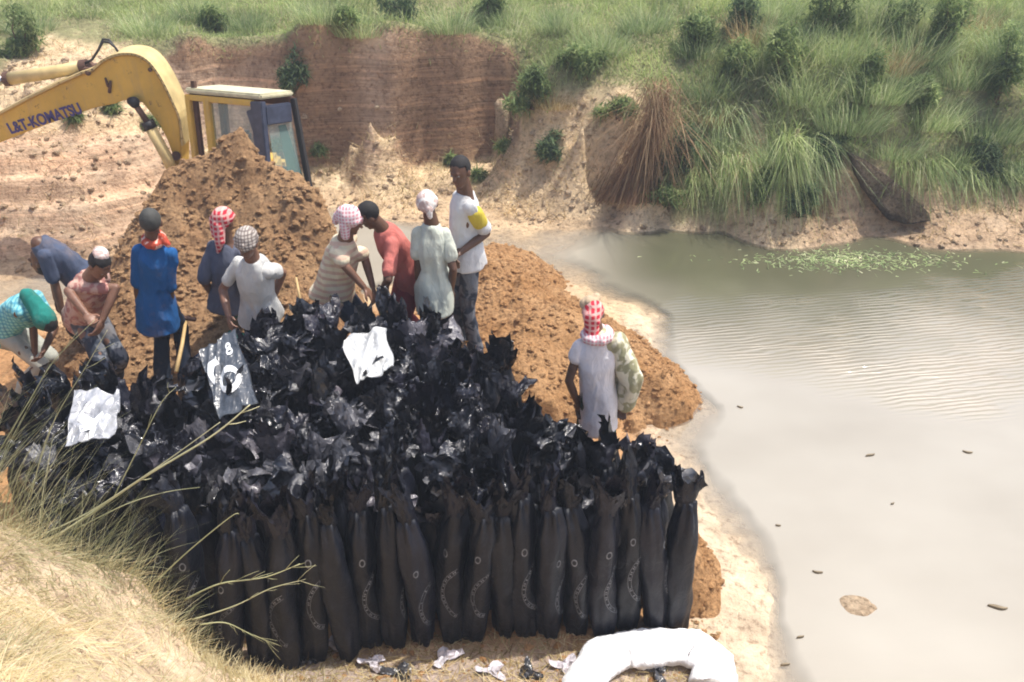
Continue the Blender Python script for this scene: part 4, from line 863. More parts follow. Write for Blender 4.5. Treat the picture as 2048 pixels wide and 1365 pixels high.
# arm cylinder on top of the boom
yc = YB + .15
mb = MB(); mb.tube([bp(18, 158, yc), bp(100, 146, yc), bp(166, 134, yc)], .068, 20); cyl = mb.build('arm_cylinder', M['exl'], ex, True)
mb = MB(); mb.tube([bp(-80, 174, yc), bp(18, 158, yc)], .045, 16); mb.build('rod', M['chrome'], cyl, True)
mb = MB(); mb.tube([bp(10, 159, yc), bp(20, 158, yc)], .076, 18); mb.tube([bp(162, 135, yc), bp(176, 133, yc)], .076, 18); mb.tube([bp(176, 131, yc), bp(190, 140, yc)], [.06, .05], 12); mb.box(bp(184, 140, yc), [[1, 0, 0], [0, 1, 0], [0, 0, 1]], [.05, .12, .045], .01); mb.build('cylinder_mount', M['brown'], cyl, False)
for dy, hh_ in ((-.04, 84), (.05, 79)):
    mb = MB(); pts = [bp(170, 127, yc + dy), bp(184, 120, yc + dy), bp(197, 100, yc + dy), bp(206, hh_, yc + dy), bp(218, hh_ + 1, yc + dy), bp(230, 95, yc + dy), bp(242, 112, yc + dy)]
    mb.tube(pts, .013, 8); mb.build('hose', M['exd'], ex, True)
# boom lifting cylinders
for dy in (-.06, .36):
    y_ = YB + dy; mb = MB(); mb.tube([bp(298, 250, y_), bp(332, 312, y_), bp(345, 340, y_)], .062, 16); c2_ = mb.build('lift_cylinder', M['exl'], ex, True)
    mb = MB(); mb.tube([bp(270, 208, y_), bp(298, 250, y_)], .034, 14); mb.build('rod', M['brown'], c2_, True)
    mb = MB(); mb.tube([bp(294, 243, y_), bp(302, 257, y_)], .07, 16); mb.tube([bp(268, 205, y_ - .03), bp(268, 205, y_ + .05)], .06, 14); mb.build('cylinder_mount', M['exd'], c2_, True)
# cab
aX = unit([-.90, .43, -.05]); U = unit([0, .19, 1.0]); bX = unit(np.cross(U, aX)); bX = bX * (1 if bX[1] > 0 else -1)
Bc = at(521, 198, 9.25); top = Bc[2]; La, Lb = .98, .50
def cp(a, b, z): return np.array([Bc[0], Bc[1], top]) + aX * a + bX * b + U * z
cabt = MB()
def bar(mb_, p0, p1, w_=.045, d_=.045, up_=None):
    d = unit(p1 - p0); u_ = np.cross(d, aX) if abs(np.dot(d, aX)) < .9 else np.cross(d, bX); u_ = unit(u_); mb_.box((p0 + p1) / 2, [d, u_, np.cross(d, u_)], [np.linalg.norm(p1 - p0) / 2, d_, w_], .008)
mb = MB(); mb.box(cp(La / 2 + .01, Lb / 2, .02), [aX, bX, U], [La / 2 + .03, Lb / 2 + .02, .028], .018); mb.build('roof', M['roofc'], ex, False)
mb = MB()
for a0, w_ in ((La, .035), (.72, .045)): bar(mb, cp(a0, 0, -1.35), cp(a0, 0, -.02), w_, .035)
bar(mb, cp(La, 0, -.05), cp(.1, 0, -.05), .03, .03); mb.box(cp(La / 2, 0, -1.15), [aX, bX, U], [La / 2, .02, .30], .008); fr = mb.build('door_frame', M['exy'], ex)
mb = MB(); bar(mb, cp(La, Lb, -1.35), cp(La, Lb, -.02), .04, .04); bar(mb, cp(.5, Lb, -1.35), cp(.5, Lb, -.02), .03, .03); bar(mb, cp(La, Lb, -.06), cp(0, Lb, -.06)); bar(mb, cp(La, .04, -.06), cp(La, Lb, -.06)); mb.box(cp(La / 2, Lb, -1.1), [aX, bX, U], [La / 2, .02, .32], .006)
mb.box(cp(.92, .03, -.6), [aX, bX, U], [.028, .02, .72], .004); mb.build('cab_frame', M['brown'], ex)
mb = MB(); bar(mb, cp(.04, 0, -1.35), cp(.04, 0, -.03), .075, .04); bar(mb, cp(.14, .0, -.12), cp(.02, 0, -.5), .05, .03)
mb.box(cp(-.01, Lb * .45, -.17), [aX, bX, U], [.035, Lb * .42, .10], .012); mb.build('visor', M['exb'], ex)
# leaning front post and glass
mb = MB(); bar(mb, cp(-.02, Lb, -.03), cp(-.14, Lb + .06, -1.32), .03, .03); mb.build('front_post', M['exd'], ex)
mb = MB(); mb.add([cp(-.0, .08, -.27), cp(-.0, Lb - .03, -.27), cp(-.10, Lb, -1.3), cp(-.10, .08, -1.3), cp(.008, .08, -.27), cp(.008, Lb - .03, -.27), cp(-.092, Lb, -1.3), cp(-.092, .08, -1.3)], [(0, 1, 2, 3), (7, 6, 5, 4), (0, 4, 5, 1), (1, 5, 6, 2), (2, 6, 7, 3), (3, 7, 4, 0)]); win = mb.build('windscreen', M['glass'], ex)
mb = MB(); mb.add([cp(.03, .28, -.30), cp(.03, .40, -.30), cp(-.05, .66, -1.25), cp(-.05, .36, -1.25), cp(.036, .28, -.30), cp(.036, .40, -.30), cp(-.044, .66, -1.25), cp(-.044, .36, -1.25)], [(0, 1, 2, 3), (7, 6, 5, 4), (0, 4, 5, 1), (1, 5, 6, 2), (2, 6, 7, 3), (3, 7, 4, 0)]); mb.build('sun_shade', M['tint'], win)
mb = MB(); mb.add([cp(.68, .0, -.09), cp(.12, .0, -.09), cp(.12, .0, -.85), cp(.68, .0, -.85), cp(.68, .006, -.09), cp(.12, .006, -.09), cp(.12, .006, -.85), cp(.68, .006, -.85)], [(0, 1, 2, 3), (7, 6, 5, 4), (0, 4, 5, 1), (1, 5, 6, 2), (2, 6, 7, 3), (3, 7, 4, 0)]); mb.build('door_window', M['glass'], ex)
mb = MB(); mb.box(cp(.6, .45, -1.0), [aX, bX, U], [.22, .2, .06], .03); mb.box(cp(.8, .45, -.72), [unit(aX + U * .2), bX, unit(U - aX * .2)], [.05, .19, .28], .03); mb.build('seat', M['exd'], ex)
# house, counterweight, tracks
g0 = -.45; zc_ = (top - 1.45)
mb = MB(); mb.box([-3.3, 10.35, .42], [[1, 0, 0], [0, 1, 0], [0, 0, 1]], [.62, .55, .10], .03); mb.box([-3.4, 10.6, .72], [[1, 0, 0], [0, 1, 0], [0, 0, 1]], [.48, .42, .24], .05); mb.build('engine_house', M['exy'], ex)
mb = MB(); mb.box([-3.35, 11.1, .55], [[1, 0, 0], [0, 1, 0], [0, 0, 1]], [.55, .16, .26], .10); mb.build('counterweight', M['exy'], ex)
U = np.array([0, 0, 1.0]); aX = unit([-.90, .43, 0]); bX = unit([.43, .90, 0])
for k in (0, 1):
    c = np.array([-3.35, 10.1, 0]) + bX * (-.3 + 1.1 * k); mb = MB(); ring_ = []
    for q in range(40):
        a = q / 40 * 2 * math.pi; x_ = .62 * math.copysign(abs(math.cos(a)) ** .5, math.cos(a)); z_ = .26 * math.copysign(abs(math.sin(a)) ** .8, math.sin(a)); ring_.append((x_, z_))
    for q in range(40):
        x0_, z0_ = ring_[q]; x1_, z1_ = ring_[(q + 1) % 40]; d = unit(aX * (x1_ - x0_) + U * (z1_ - z0_)); mid = c + aX * (x0_ + x1_) / 2 + U * (g0 + .30 + (z0_ + z1_) / 2); L_ = math.hypot(x1_ - x0_, z1_ - z0_)
        mb.box(mid, [d, bX, np.cross(d, bX)], [L_ * .46, .19, .02])
    tr = mb.build('track', M['track'], ex); mb = MB()
    for q in range(5):
        cc = c + aX * (-.46 + .23 * q) + U * (g0 + .22); mb.tube([cc - bX * .12, cc + bX * .12], .09 if 0 < q < 4 else .17, 16)
    mb.build('roller', M['track'], tr)

# ------------------------------------------------------------------ vegetation
def blades(root, dirv, L, W, droop, nseg=3, curl=None):
    n = len(root); root = np.asarray(root, float); d = dirv / (np.linalg.norm(dirv, axis=1)[:, None] + 1e-9); L = np.broadcast_to(L, n); W = np.broadcast_to(W, n); droop = np.broadcast_to(droop, n)
    an = rng.uniform(0, 2 * np.pi, n); wv_ = np.c_[np.cos(an), np.sin(an), np.zeros(n)]; hz = d * np.array([1, 1, 0]); V = np.empty((n, (nseg + 1) * 2, 3))
    hzn = hz / (np.linalg.norm(hz, axis=1)[:, None] + 1e-6)
    for i in range(nseg + 1):
        t_ = i / nseg; c = root + d * (L * t_)[:, None] + hzn * (droop * L * t_ ** 2 * .7)[:, None]; c[:, 2] -= droop * L * t_ ** 2 * .75
        w_ = (W * (1 - .85 * t_) * .5)[:, None]; V[:, 2 * i] = c - wv_ * w_; V[:, 2 * i + 1] = c + wv_ * w_
    k = (nseg + 1) * 2; b0 = (np.arange(n) * k)[:, None]
    Fq = np.concatenate([b0 + np.array([[2 * i, 2 * i + 1, 2 * i + 3, 2 * i + 2]]) for i in range(nseg)], 0)
    return V.reshape(-1, 3), Fq, np.repeat(rng.random(n), k)
def cat_b(*bs):
    V = []; Fq = []; r_ = []; n = 0
    for v, f, q in bs: V.append(v); Fq.append(f + n); r_.append(q); n += len(v)
    return np.concatenate(V), np.concatenate(Fq), np.concatenate(r_)
def bobj(name, bl, mat, parent=None, **kw):
    return obj(name, bl[0], bl[1], mat, parent, smooth=False, attrs={'rnd': bl[2]})
def updir(n, lean): 
    a = rng.uniform(0, 2 * np.pi, n); l = rng.random(n) * lean; return np.c_[np.cos(a) * l, np.sin(a) * l, np.ones(n)]
# green cover of the far plateau and banks
n = 300000; qx = rng.uniform(-10.5, 11.5, n); qy = rng.uniform(9.8, 18.5, n) ; keep = rng.random(n) < np.interp(qy, [9.8, 13, 18.5], [1, .75, .5]); qx, qy = qx[keep], qy[keep]; qz = terrain(qx, qy, True)
px_, py_ = proj(np.c_[qx, qy, qz]); n1_ = fbm(qx * 1.1, qy * 1.1, o=3, seed=61); n2_ = fbm(qx * 3.5, qy * 3.5, o=2, seed=62)
gl_ = np.interp(px_, GLX, GLY); dens = sm(14, -22, py_ - gl_ + 26 * n2_) * sm(-.55, .05, n1_ + .5 * n2_ + .45)
patch = ((np.abs(px_ - 110) < 110) & (py_ > 40) & (py_ < 150)) | ((px_ > 1130) & (px_ < 1270) & (py_ > 175)); dens = np.where(patch, dens * .08, dens)
k = (rng.random(len(qx)) < dens) & (qz > .02) & (px_ > -350) & (px_ < 2500)
qx, qy, qz, n1_, px_, py_ = [a_[k] for a_ in (qx, qy, qz, n1_, px_, py_)]; n = len(qx)
tall = .12 + .18 * np.clip(n1_ + .4, 0, 1) + .38 * sm(1250, 1600, px_) * np.clip(n1_ + .5, .1, 1) * rng.random(n); edge_ = sm(-8, -60, py_ - np.interp(px_, GLX, GLY)); tall *= .45 + .55 * edge_
bl = blades(np.c_[qx, qy, qz - .02], updir(n, .75) + np.c_[.25 * n1_, 0 * n1_, 0 * n1_], tall * (.6 + .8 * rng.random(n)), .009 + .008 * rng.random(n), rng.random(n) * .9, 2)
bl = (bl[0], bl[1], np.clip(bl[2] * .6 + np.repeat(np.clip(n1_ * .5 + .25, 0, .45), 6), 0, 1))
o = bobj('grass', bl, M['grass']); tag(o, 'green grass cover on the far bank and plateau', kind='stuff')
# feathery tufts
TG = 'tall feathery grass tufts on the far bank'
def tuft(px, py, Y, h, n, label, mat='kans', spread=.25, lean=.38, name='grass_tuft', cat_='grass tuft', group=TG, z=None, W=.0075, droop=.7):
    if z is None:
        p = at(px, py, Y); bx, by = p[0], p[1]; bz = tz(bx, by)
    else: bx, by, bz = gz(px, py, z)
    r_ = np.sqrt(rng.random(n)) * spread; a = rng.uniform(0, 6.28, n); rt = np.c_[bx + r_ * np.cos(a), by + r_ * np.sin(a) * .7, np.full(n, bz - .03)]
    dv = np.c_[np.cos(a) * r_ / spread * lean + rng.normal(0, .12, n), np.sin(a) * r_ / spread * lean + rng.normal(0, .12, n), np.ones(n)]
    bl = blades(rt, dv, h * (.3 + .75 * rng.random(n) ** 1.3), W * (.7 + .6 * rng.random(n)), droop * rng.random(n), 4)
    t_ = thing(name, label, cat_, (bx, by, bz), group); bobj('foliage', bl, M[mat], t_); return t_
def hit(px, py):
    d = ray(px, py); ts = np.linspace(3, 24, 1500); P_ = np.array([0, 0, CAMH]) + ts[:, None] * d; zz = terrain(P_[:, 0], P_[:, 1], False); i = np.argmax(P_[:, 2] < zz); return P_[i] if (P_[:, 2] < zz).any() else P_[-1]
def tuft_at(px, py, *a_, **k_):
    p = hit(px, py); return tuft(px, py, p[1], *a_, **k_)
TL_ = [(60, 60, .5, 'leftmost tuft above the boom'), (300, 70, .5, 'tuft on the plateau above the boom bend'), (390, 40, .45, 'tuft on the plateau above the cab roof'), (500, 60, .45, 'tuft behind the left cliff'), (640, 40, .5, 'tuft beside the dark shrub at the top edge'), (720, 70, .45, 'tuft above the cliff notch'), (900, 60, .5, 'tuft above the brown cliff face'), (1010, 50, .45, 'tuft above the right end of the cliff'),
       (1120, 60, .55, 'tuft at the top edge above the sandy patch'), (1210, 100, .5, 'tuft over the sandy patch'), (1290, 60, .55, 'tuft at the top edge above the dry reeds'), (1400, 110, .5, 'tuft right of the dry reed top'), (1420, 190, .5, 'mid slope tuft right of the dry reeds'), (1440, 300, .45, 'tuft over the pale eroded hollow'), (1520, 140, .55, 'tuft above the pale eroded hollow'), (1590, 90, .6, 'tuft at the top left of the big green slope'),
       (1620, 200, .7, 'large tuft over the hanging grass'), (1680, 120, .6, 'upper tuft on the big green slope'), (1700, 260, .65, 'large tuft above the dark eroded slab'), (1760, 200, .7, 'tall tuft in the middle of the green slope'), (1790, 310, .5, 'low tuft beside the dark eroded slab'), (1830, 120, .8, 'tall grey green tuft under the top edge'), (1860, 250, .65, 'broad tuft on the right green slope'), (1910, 330, .5, 'low tuft above the sandy spit'),
       (1930, 170, .7, 'tall tuft right of the middle of the green slope'), (1980, 280, .65, 'tuft above the right end of the sandy spit'), (2020, 120, .8, 'tall tuft at the upper right corner'), (2035, 350, .5, 'rightmost low tuft near the water'), (1750, 60, .8, 'tallest tuft at the top edge of the right slope'), (1540, 40, .6, 'tuft at the top edge right of centre'), (1560, 320, .5, 'tuft on the rim of the hanging grass')]
for px, py, h, lab in TL_:
    tuft_at(px, py, h, 800 if h > .55 else 560, 'feathery ' + lab, spread=.42 if h > .55 else .34)
# hanging grasses
def hang(px, py, h, n, label, mat, dx=0, sp=.2):
    p = hit(px, py); a = rng.uniform(-1, 1, n); rt = np.c_[p[0] + a * sp, p[1] + rng.normal(0, .06, n), p[2] + rng.uniform(-.05, .15, n)]
    dv = np.c_[a * .10 + dx + rng.normal(0, .10, n), -.38 + rng.normal(0, .1, n), -.25 + rng.normal(0, .35, n)]
    bl = blades(rt, dv, h * (.5 + .6 * rng.random(n)), .010, .5 + .4 * rng.random(n), 6); t_ = thing('hanging_grass', label, 'grass clump', p, 'grass clumps hanging over the bank'); bobj('foliage', bl, M[mat], t_)
hang(1640, 290, .6, 300, 'grey green grass clump hanging down to the water left of the dark slab', 'kans', sp=.22); hang(1580, 290, .65, 260, 'grass clump hanging over the eroded hollow', 'grass', sp=.12)
for px, py, h, n_, lab, mt in [(1450, 230, .7, 320, 'long green clump hanging over the bank above the pale hollow', 'kans'), (1490, 330, .6, 260, 'green clump drooping into the hollow left of the grey green one', 'grass'), (1420, 360, .5, 240, 'low green clump touching the water right of the reeds', 'grass'),
                               (1830, 330, .5, 260, 'clump hanging right of the dark slab', 'grass'), (1900, 345, .5, 280, 'clump hanging over the sandy spit', 'kans'), (1970, 350, .5, 260, 'clump hanging over the right part of the sandy spit', 'grass'), (2030, 340, .55, 300, 'rightmost clump hanging over the sandy spit', 'kans')]: hang(px, py, h * .85, n_, lab, mt, sp=.30)
hang(1390, 300, .5, 220, 'green grass clump hanging just right of the dry reeds', 'grass', sp=.18)
# dry reed fan
t_ = thing('dry_reeds', 'tall fan of dry brown reeds leaning against the bank', 'reeds', hit(1310, 380))
base = hit(1270, 395); n = 520; topp = at(1320, 165, hit(1270, 395)[1] + .25)
u_ = rng.random(n); rt = np.c_[base[0] + rng.normal(0, .16, n) - .10 * u_, base[1] + rng.normal(0, .10, n), np.full(n, base[2] - .04)]
tg = topp + np.c_[rng.normal(0, .11, n) + .03, rng.normal(0, .10, n), rng.uniform(-.5, .1, n)]
bl1 = blades(rt, tg - rt, np.linalg.norm(tg - rt, axis=1), .012, rng.random(n) * .10, 4)
n = 380; rt = topp + np.c_[rng.normal(0, .13, n), rng.normal(0, .12, n), rng.uniform(-.6, .05, n)]; bl2 = blades(rt, np.c_[rng.normal(-.05, .22, n), rng.normal(-.25, .15, n), rng.uniform(-.9, .3, n)], .25 + .6 * rng.random(n), .009, .4 + .6 * rng.random(n), 6)
n = 240; base2 = hit(1215, 400); rt = np.c_[base2[0] + rng.normal(0, .15, n), base2[1] + rng.normal(0, .08, n), np.full(n, base2[2])]; bl3 = blades(rt, np.array([.55, .1, .85]) + rng.normal(0, .12, (n, 3)), .4 + .6 * rng.random(n), .011, .2 * rng.random(n), 3)
bobj('stalks', cat_b(bl1, bl2, bl3), M['reed'], t_)
# bushes
def bush(px, py, r, label, mat='leaf', n=1500, hz=1.0, stems=7, name='bush'):
    p = hit(px, py); c = p + np.array([0, 0, r * hz * .75]); lob = [(c + rng.normal(0, r * .38, 3) * np.array([1, .8, hz]), r * rng.uniform(.35, .6)) for _ in range(9)]
    P_ = []
    for lc, lr in lob:
        m_ = n // 9; d = rng.normal(0, 1, (m_, 3)); d /= np.linalg.norm(d, axis=1)[:, None]; P_.append(lc + d * lr * (rng.random((m_, 1)) ** .4) * np.array([1, 1, hz]))
    P_ = np.concatenate(P_); P_ = P_[P_[:, 2] > p[2] - .02]; m_ = len(P_)
    t_ = thing(name, label, 'bush', p, 'bushes growing on the far bank'); bl = blades(P_, rng.normal(0, 1, (m_, 3)) + [0, -.2, .4], .07 + .05 * rng.random(m_), .028, rng.random(m_) * .6, 2); bobj('foliage', bl, M[mat], t_)
    mb = MB()
    for i in range(stems):
        q = lob[i % 9][0]; mb.tube([p + rng.normal(0, .02, 3) * [1, 1, 0] - [0, 0, .03], p * .4 + q * .6 + rng.normal(0, .03, 3), q], [.014, .010, .004], 5)
    mb.build('stems', M['wood'], t_, True)
bush(1065, 215, .30, 'green bush just right of the brown cliff', 'leaf', 1800); bush(1085, 315, .22, 'dark round bush on the pale sandy slope', 'leafd', 1700); bush(1350, 345, .30, 'dark green bush right behind the dry reeds', 'leafd', 2000, 1.3); bush(1335, 420, .26, 'low green bush at the water under the dry reeds', 'leaf', 1500, .9)
bush(590, 190, .22, 'dark shrub hanging over the cliff left of the notch', 'leafd', 1300, 1.4); bush(820, 45, .30, 'dark shrub at the top edge above the cliff', 'leafd', 1500, 1.2); bush(1240, 235, .22, 'small bush over the pale sandy patch', 'leaf', 1200, .8); bush(1475, 60, .28, 'dark bush at the top edge right of centre', 'leafd', 1300)
bush(1170, 155, .30, 'broad green bush on the rim above the sandy patch', 'leaf', 1700, .8); bush(1520, 400, .24, 'grey green bush at the water left of the hanging grass', 'leaf', 1200); bush(1790, 75, .30, 'leafy bush between the tall tufts near the top edge', 'leaf', 1400, 1.2); bush(690, 60, .24, 'pale green bush left of the top edge shrub', 'leaf', 1200)
bush(1600, 430, .22, 'dark bush at the water below the hanging grass', 'leafd', 1300, 1.0); bush(1960, 350, .30, 'dark green bush above the sandy spit', 'leafd', 1500, .9)
for px, py, r_, lab, mt, hz_ in [(1560, 160, .30, 'upright scrub bush above the grey green hanging clump', 'leaf', 1.5), (1650, 70, .32, 'upright scrub bush near the top edge of the green slope', 'leaf', 1.6), (1720, 190, .28, 'leafy scrub bush in the middle of the green slope', 'leaf', 1.5), (1880, 110, .34, 'tall scrub bush on the upper right slope', 'leaf', 1.7), (1840, 230, .26, 'low leafy bush above the dark slab', 'leaf', 1.2), (1990, 200, .30, 'leafy bush at the right edge of the green slope', 'leaf', 1.5),
                              (1470, 150, .26, 'leafy bush left of the grey green hanging clump', 'leaf', 1.3), (1390, 90, .26, 'leafy bush above the dry reeds', 'leaf', 1.2), (980, 40, .22, 'low leafy bush on the plateau over the right cliff end', 'leaf', 1.0), (430, 60, .22, 'low leafy bush on the plateau above the cab', 'leaf', 1.0), (40, 110, .26, 'leafy bush at the left edge above the boom', 'leaf', 1.1), (1640, 330, .24, 'leafy bush beside the dark slab', 'leafd', 1.1)]: bush(px, py, r_, lab, mt, 1700, hz_)
for px, py, h_, lab in [(1500, 90, .6, 'dry straw coloured tuft near the top edge right of centre'), (1420, 250, .5, 'dry straw coloured tuft on the slope right of the reeds'), (1780, 150, .6, 'dry straw coloured tuft among the tall green tufts'), (1110, 215, .35, 'dry tuft on the pale slope right of the cliff'), (1950, 60, .6, 'dry straw coloured tuft at the upper right')]: tuft_at(px, py, h_, 420, lab, 'straw', .28)
for i, (px, py) in enumerate([(640, 310), (900, 330), (1010, 300), (960, 360), (150, 245), (230, 225), (300, 260), (560, 300)]):
    bush(px, py, .10, ['small weed at the foot of the notch cliff', 'small weed on the yellow sand below the cliff', 'small weed under the earth stump', 'small weed on the middle sand flat', 'small weed under the boom near the lettering', 'small weed under the boom bend', 'small weed beside the lift cylinder', 'small weed right of the cab post'][i], 'leaf', 420, 1.0, 3, 'weed')
# dry straw over the sandy slopes
n = 52000; qx = rng.uniform(-7.5, 8, n); qy = rng.uniform(9.6, 13.2, n); qz = terrain(qx, qy); px_, py_ = proj(np.c_[qx, qy, qz]); nn_ = fbm(qx * 2.2, qy * 2.2, o=3, seed=71)
zone = np.where(px_ < 420, .30, np.where(px_ < 1330, 1.0, .55)); k = (qz > .03) & (py_ > np.interp(px_, GLX, GLY) + 5) & (rng.random(n) < zone * sm(-.35, .35, nn_ + .12)) & ~((px_ > 380) & (px_ < 1030) & (py_ < 250))
qx, qy, qz = qx[k], qy[k], qz[k]; n = len(qx); dv = np.c_[rng.normal(0, 1, (n, 2)), .45 + .9 * rng.random(n)]
o = bobj('straw', blades(np.c_[qx, qy, qz], dv, .06 + .14 * rng.random(n), .010, .5 * rng.random(n), 2), M['straw']); tag(o, 'dry straw strewn over the sandy far bank', kind='stuff')
# foreground dry grass
n = 60000; qx = rng.uniform(-4.4, -.2, n); qy = rng.uniform(1.6, 4.0, n); qz = terrain(qx, qy); px_, py_ = proj(np.c_[qx, qy, qz]); k = (px_ > -200) & (px_ < 760) & (py_ > 950) & (py_ < 1500) & (qz > .3) & (rng.random(n) < sm(-.45, .25, fbm(qx * 2, qy * 2, o=3, seed=85)) * .62 + .04)
qx, qy, qz = qx[k], qy[k], qz[k]; n = len(qx); nn_ = fbm(qx * 2.5, qy * 2.5, o=3, seed=81); th_ = 3.5 * fbm(qx * 3, qy * 3, o=2, seed=83) + .3; dv = np.c_[np.cos(th_) + rng.normal(0, .6, n), np.sin(th_) + rng.normal(0, .6, n), .12 + .45 * rng.random(n)]
bl = blades(np.c_[qx, qy, qz], dv, (.04 + .13 * rng.random(n)), .0045 + .003 * rng.random(n), .6 * rng.random(n), 4); bl = (bl[0], bl[1], np.clip(bl[2] * .7 + np.repeat(nn_ * .45 + .15, 10), 0, 1))
o = bobj('dry_grass', bl, M['fstraw']); tag(o, 'dry yellow grass matted on the near bank', kind='stuff')
# thin standing grass at the left edge
n = 1150; bx = rng.uniform(-3.3, -1.75, n); u_ = rng.random(n); by = 3.55 + rng.normal(0, .16, n); bz = terrain(bx, by); dv = np.c_[rng.normal(.55, .28, n), rng.normal(.0, .25, n), 1.0 + 0 * bx]
hgt = (.3 + .70 * rng.random(n)) * sm(-1.5, -2.9, bx) + .12; o = bobj('standing_dry_grass', blades(np.c_[bx, by, bz], dv, hgt, .0042, .30 * rng.random(n), 6), M['stalk']); tag(o, 'thin dry grass standing along the near bank edge', kind='stuff')
# long single stalks
def stalk(pts, r0, label, mat='stalk', twigs=0, seed=0):
    P_ = [at(*q) for q in pts]; t_ = thing('grass_stalk', label, 'grass stalk', P_[0], 'long dry stalks over the near bank'); mb = MB(); n = len(P_)
    # smooth
    Q = []
    for i in range(n - 1):
        for s_ in range(6):
            a = s_ / 6; p0, p1, p2, p3 = P_[max(i - 1, 0)], P_[i], P_[i + 1], P_[min(i + 2, n - 1)]; Q.append(.5 * ((2 * p1) + (p2 - p0) * a + (2 * p0 - 5 * p1 + 4 * p2 - p3) * a * a + (3 * p1 - p0 - 3 * p2 + p3) * a ** 3))
    Q.append(P_[-1]); mb.tube(Q, [r0 * (1 - .7 * i / len(Q)) for i in range(len(Q))], 6); V = list(mb.V)
    rr = random.Random(seed); mb2 = MB()
    for i in range(twigs):
        k = rr.randrange(len(Q) // 3, len(Q)); d = unit(Q[min(k, len(Q) - 2) + 1] - Q[min(k, len(Q) - 2)]); sd_ = np.array([rr.uniform(-1, 1), rr.uniform(-.5, .5), rr.uniform(-1, 1)]); e = Q[k] + unit(d + sd_ * .7) * rr.uniform(.04, .16); mb.tube([Q[k], (Q[k] + e) / 2 + sd_ * .006, e], [r0 * .4, r0 * .3, r0 * .15], 4)
    o_ = obj('stem', mb.V, mb.F, M[mat], t_, True, attrs={'rnd': np.full(len(mb.V), .55 + rr.uniform(-.2, .35))})
stalk([(-60, 1165, 3.4), (120, 1068, 3.5), (280, 960, 3.55), (420, 875, 3.6), (500, 810, 3.65)], .0085, 'thickest pale green stalk running diagonally across the left of the bags', twigs=3, seed=1)
stalk([(-40, 1120, 3.35), (150, 1040, 3.45), (300, 945, 3.5), (440, 845, 3.55)], .005, 'thinner stalk lying just above the thickest diagonal stalk', seed=2)
stalk([(225, 1000, 3.6), (270, 910, 3.65), (320, 810, 3.7), (352, 775, 3.72)], .0035, 'thin steep stalk crossing above the diagonal stalk', seed=3, twigs=2)
stalk([(310, 1165, 3.6), (380, 1100, 3.62), (460, 1035, 3.65), (478, 1028, 3.66)], .0042, 'straight thin stalk rising from the straw edge to the bag tops', seed=4)
stalk([(370, 1200, 3.55), (440, 1168, 3.55), (530, 1155, 3.58), (600, 1128, 3.6)], .0055, 'branched stalk with a drooping tip in front of the left bags', twigs=9, seed=5)
stalk([(385, 1240, 3.5), (470, 1212, 3.52), (540, 1178, 3.55), (600, 1162, 3.56)], .0045, 'second branched stalk just under the drooping one', twigs=6, seed=6)
stalk([(400, 1250, 3.45), (450, 1246, 3.46), (500, 1268, 3.5), (555, 1290, 3.52)], .0045, 'lowest branched stalk bending down to the ground', twigs=10, seed=7)
stalk([(0, 900, 3.5), (60, 800, 3.55), (110, 720, 3.6), (190, 640, 3.65)], .003, 'thin stalk rising past the legs of the stooping man', seed=8, twigs=3)
stalk([(60, 1000, 3.5), (100, 860, 3.55), (180, 720, 3.6), (215, 660, 3.62)], .003, 'thin stalk reaching the trousers of the stooping man', seed=9, twigs=2)
stalk([(150, 1060, 3.5), (250, 1010, 3.5), (330, 985, 3.55), (400, 975, 3.6)], .003, 'short thin stalk under the thickest diagonal stalk', seed=10)
# floor litter at the near edge
n = 5200; qx = rng.uniform(-1.9, 1.3, n); qy = rng.uniform(3.3, 4.1, n); qz = terrain(qx, qy); dv = np.c_[rng.normal(0, 1, (n, 2)), .25 * rng.random(n)]; k = qz < .5
o = bobj('straw_litter', blades(np.c_[qx, qy, qz + .004][k], dv[k], .04 + .10 * rng.random(k.sum()), .007, .1, 2), M['straw']); tag(o, 'trodden straw along the foot of the bags', kind='stuff')
M['scrapw'] = pm('pale_scrap', (.62, .58, .62), .5); M['scrapd'] = pm('dark_scrap', (.03, .03, .035), .3)
def scrap(p, sz, mat, label, seed):
    r_ = np.random.default_rng(seed); n = 7; V = []; a0 = r_.uniform(0, 6.28)
    for j in range(n + 1):
        for i in range(n + 1):
            u, v = i / n - .5, j / n - .5; rr = 1 + .5 * math.sin(3 * math.atan2(v, u) + seed); x, y = u * sz * rr, v * sz * rr * .7; V.append((p[0] + x * math.cos(a0) - y * math.sin(a0), p[1] + x * math.sin(a0) + y * math.cos(a0), p[2] + .015 + abs(r_.normal(0, .016)) + .25 * sz * abs(u) * math.sin(seed + 5 * v)))
    Fs = [(j * (n + 1) + i, j * (n + 1) + i + 1, (j + 1) * (n + 1) + i + 1, (j + 1) * (n + 1) + i) for j in range(n) for i in range(n)]; k = len(V); V += [(x, y, z_ - .004) for x, y, z_ in V]; Fs += [tuple(q + k for q in reversed(f)) for f in Fs]
    o_ = obj('plastic_scrap', V, Fs, M[mat], smooth=False); tag(o_, label, 'plastic scrap', 'scraps of plastic strewn on the ground')
def scr(px, py, sz, mat, label, seed): p = hit(px, py); scrap(p, sz, mat, label, seed)
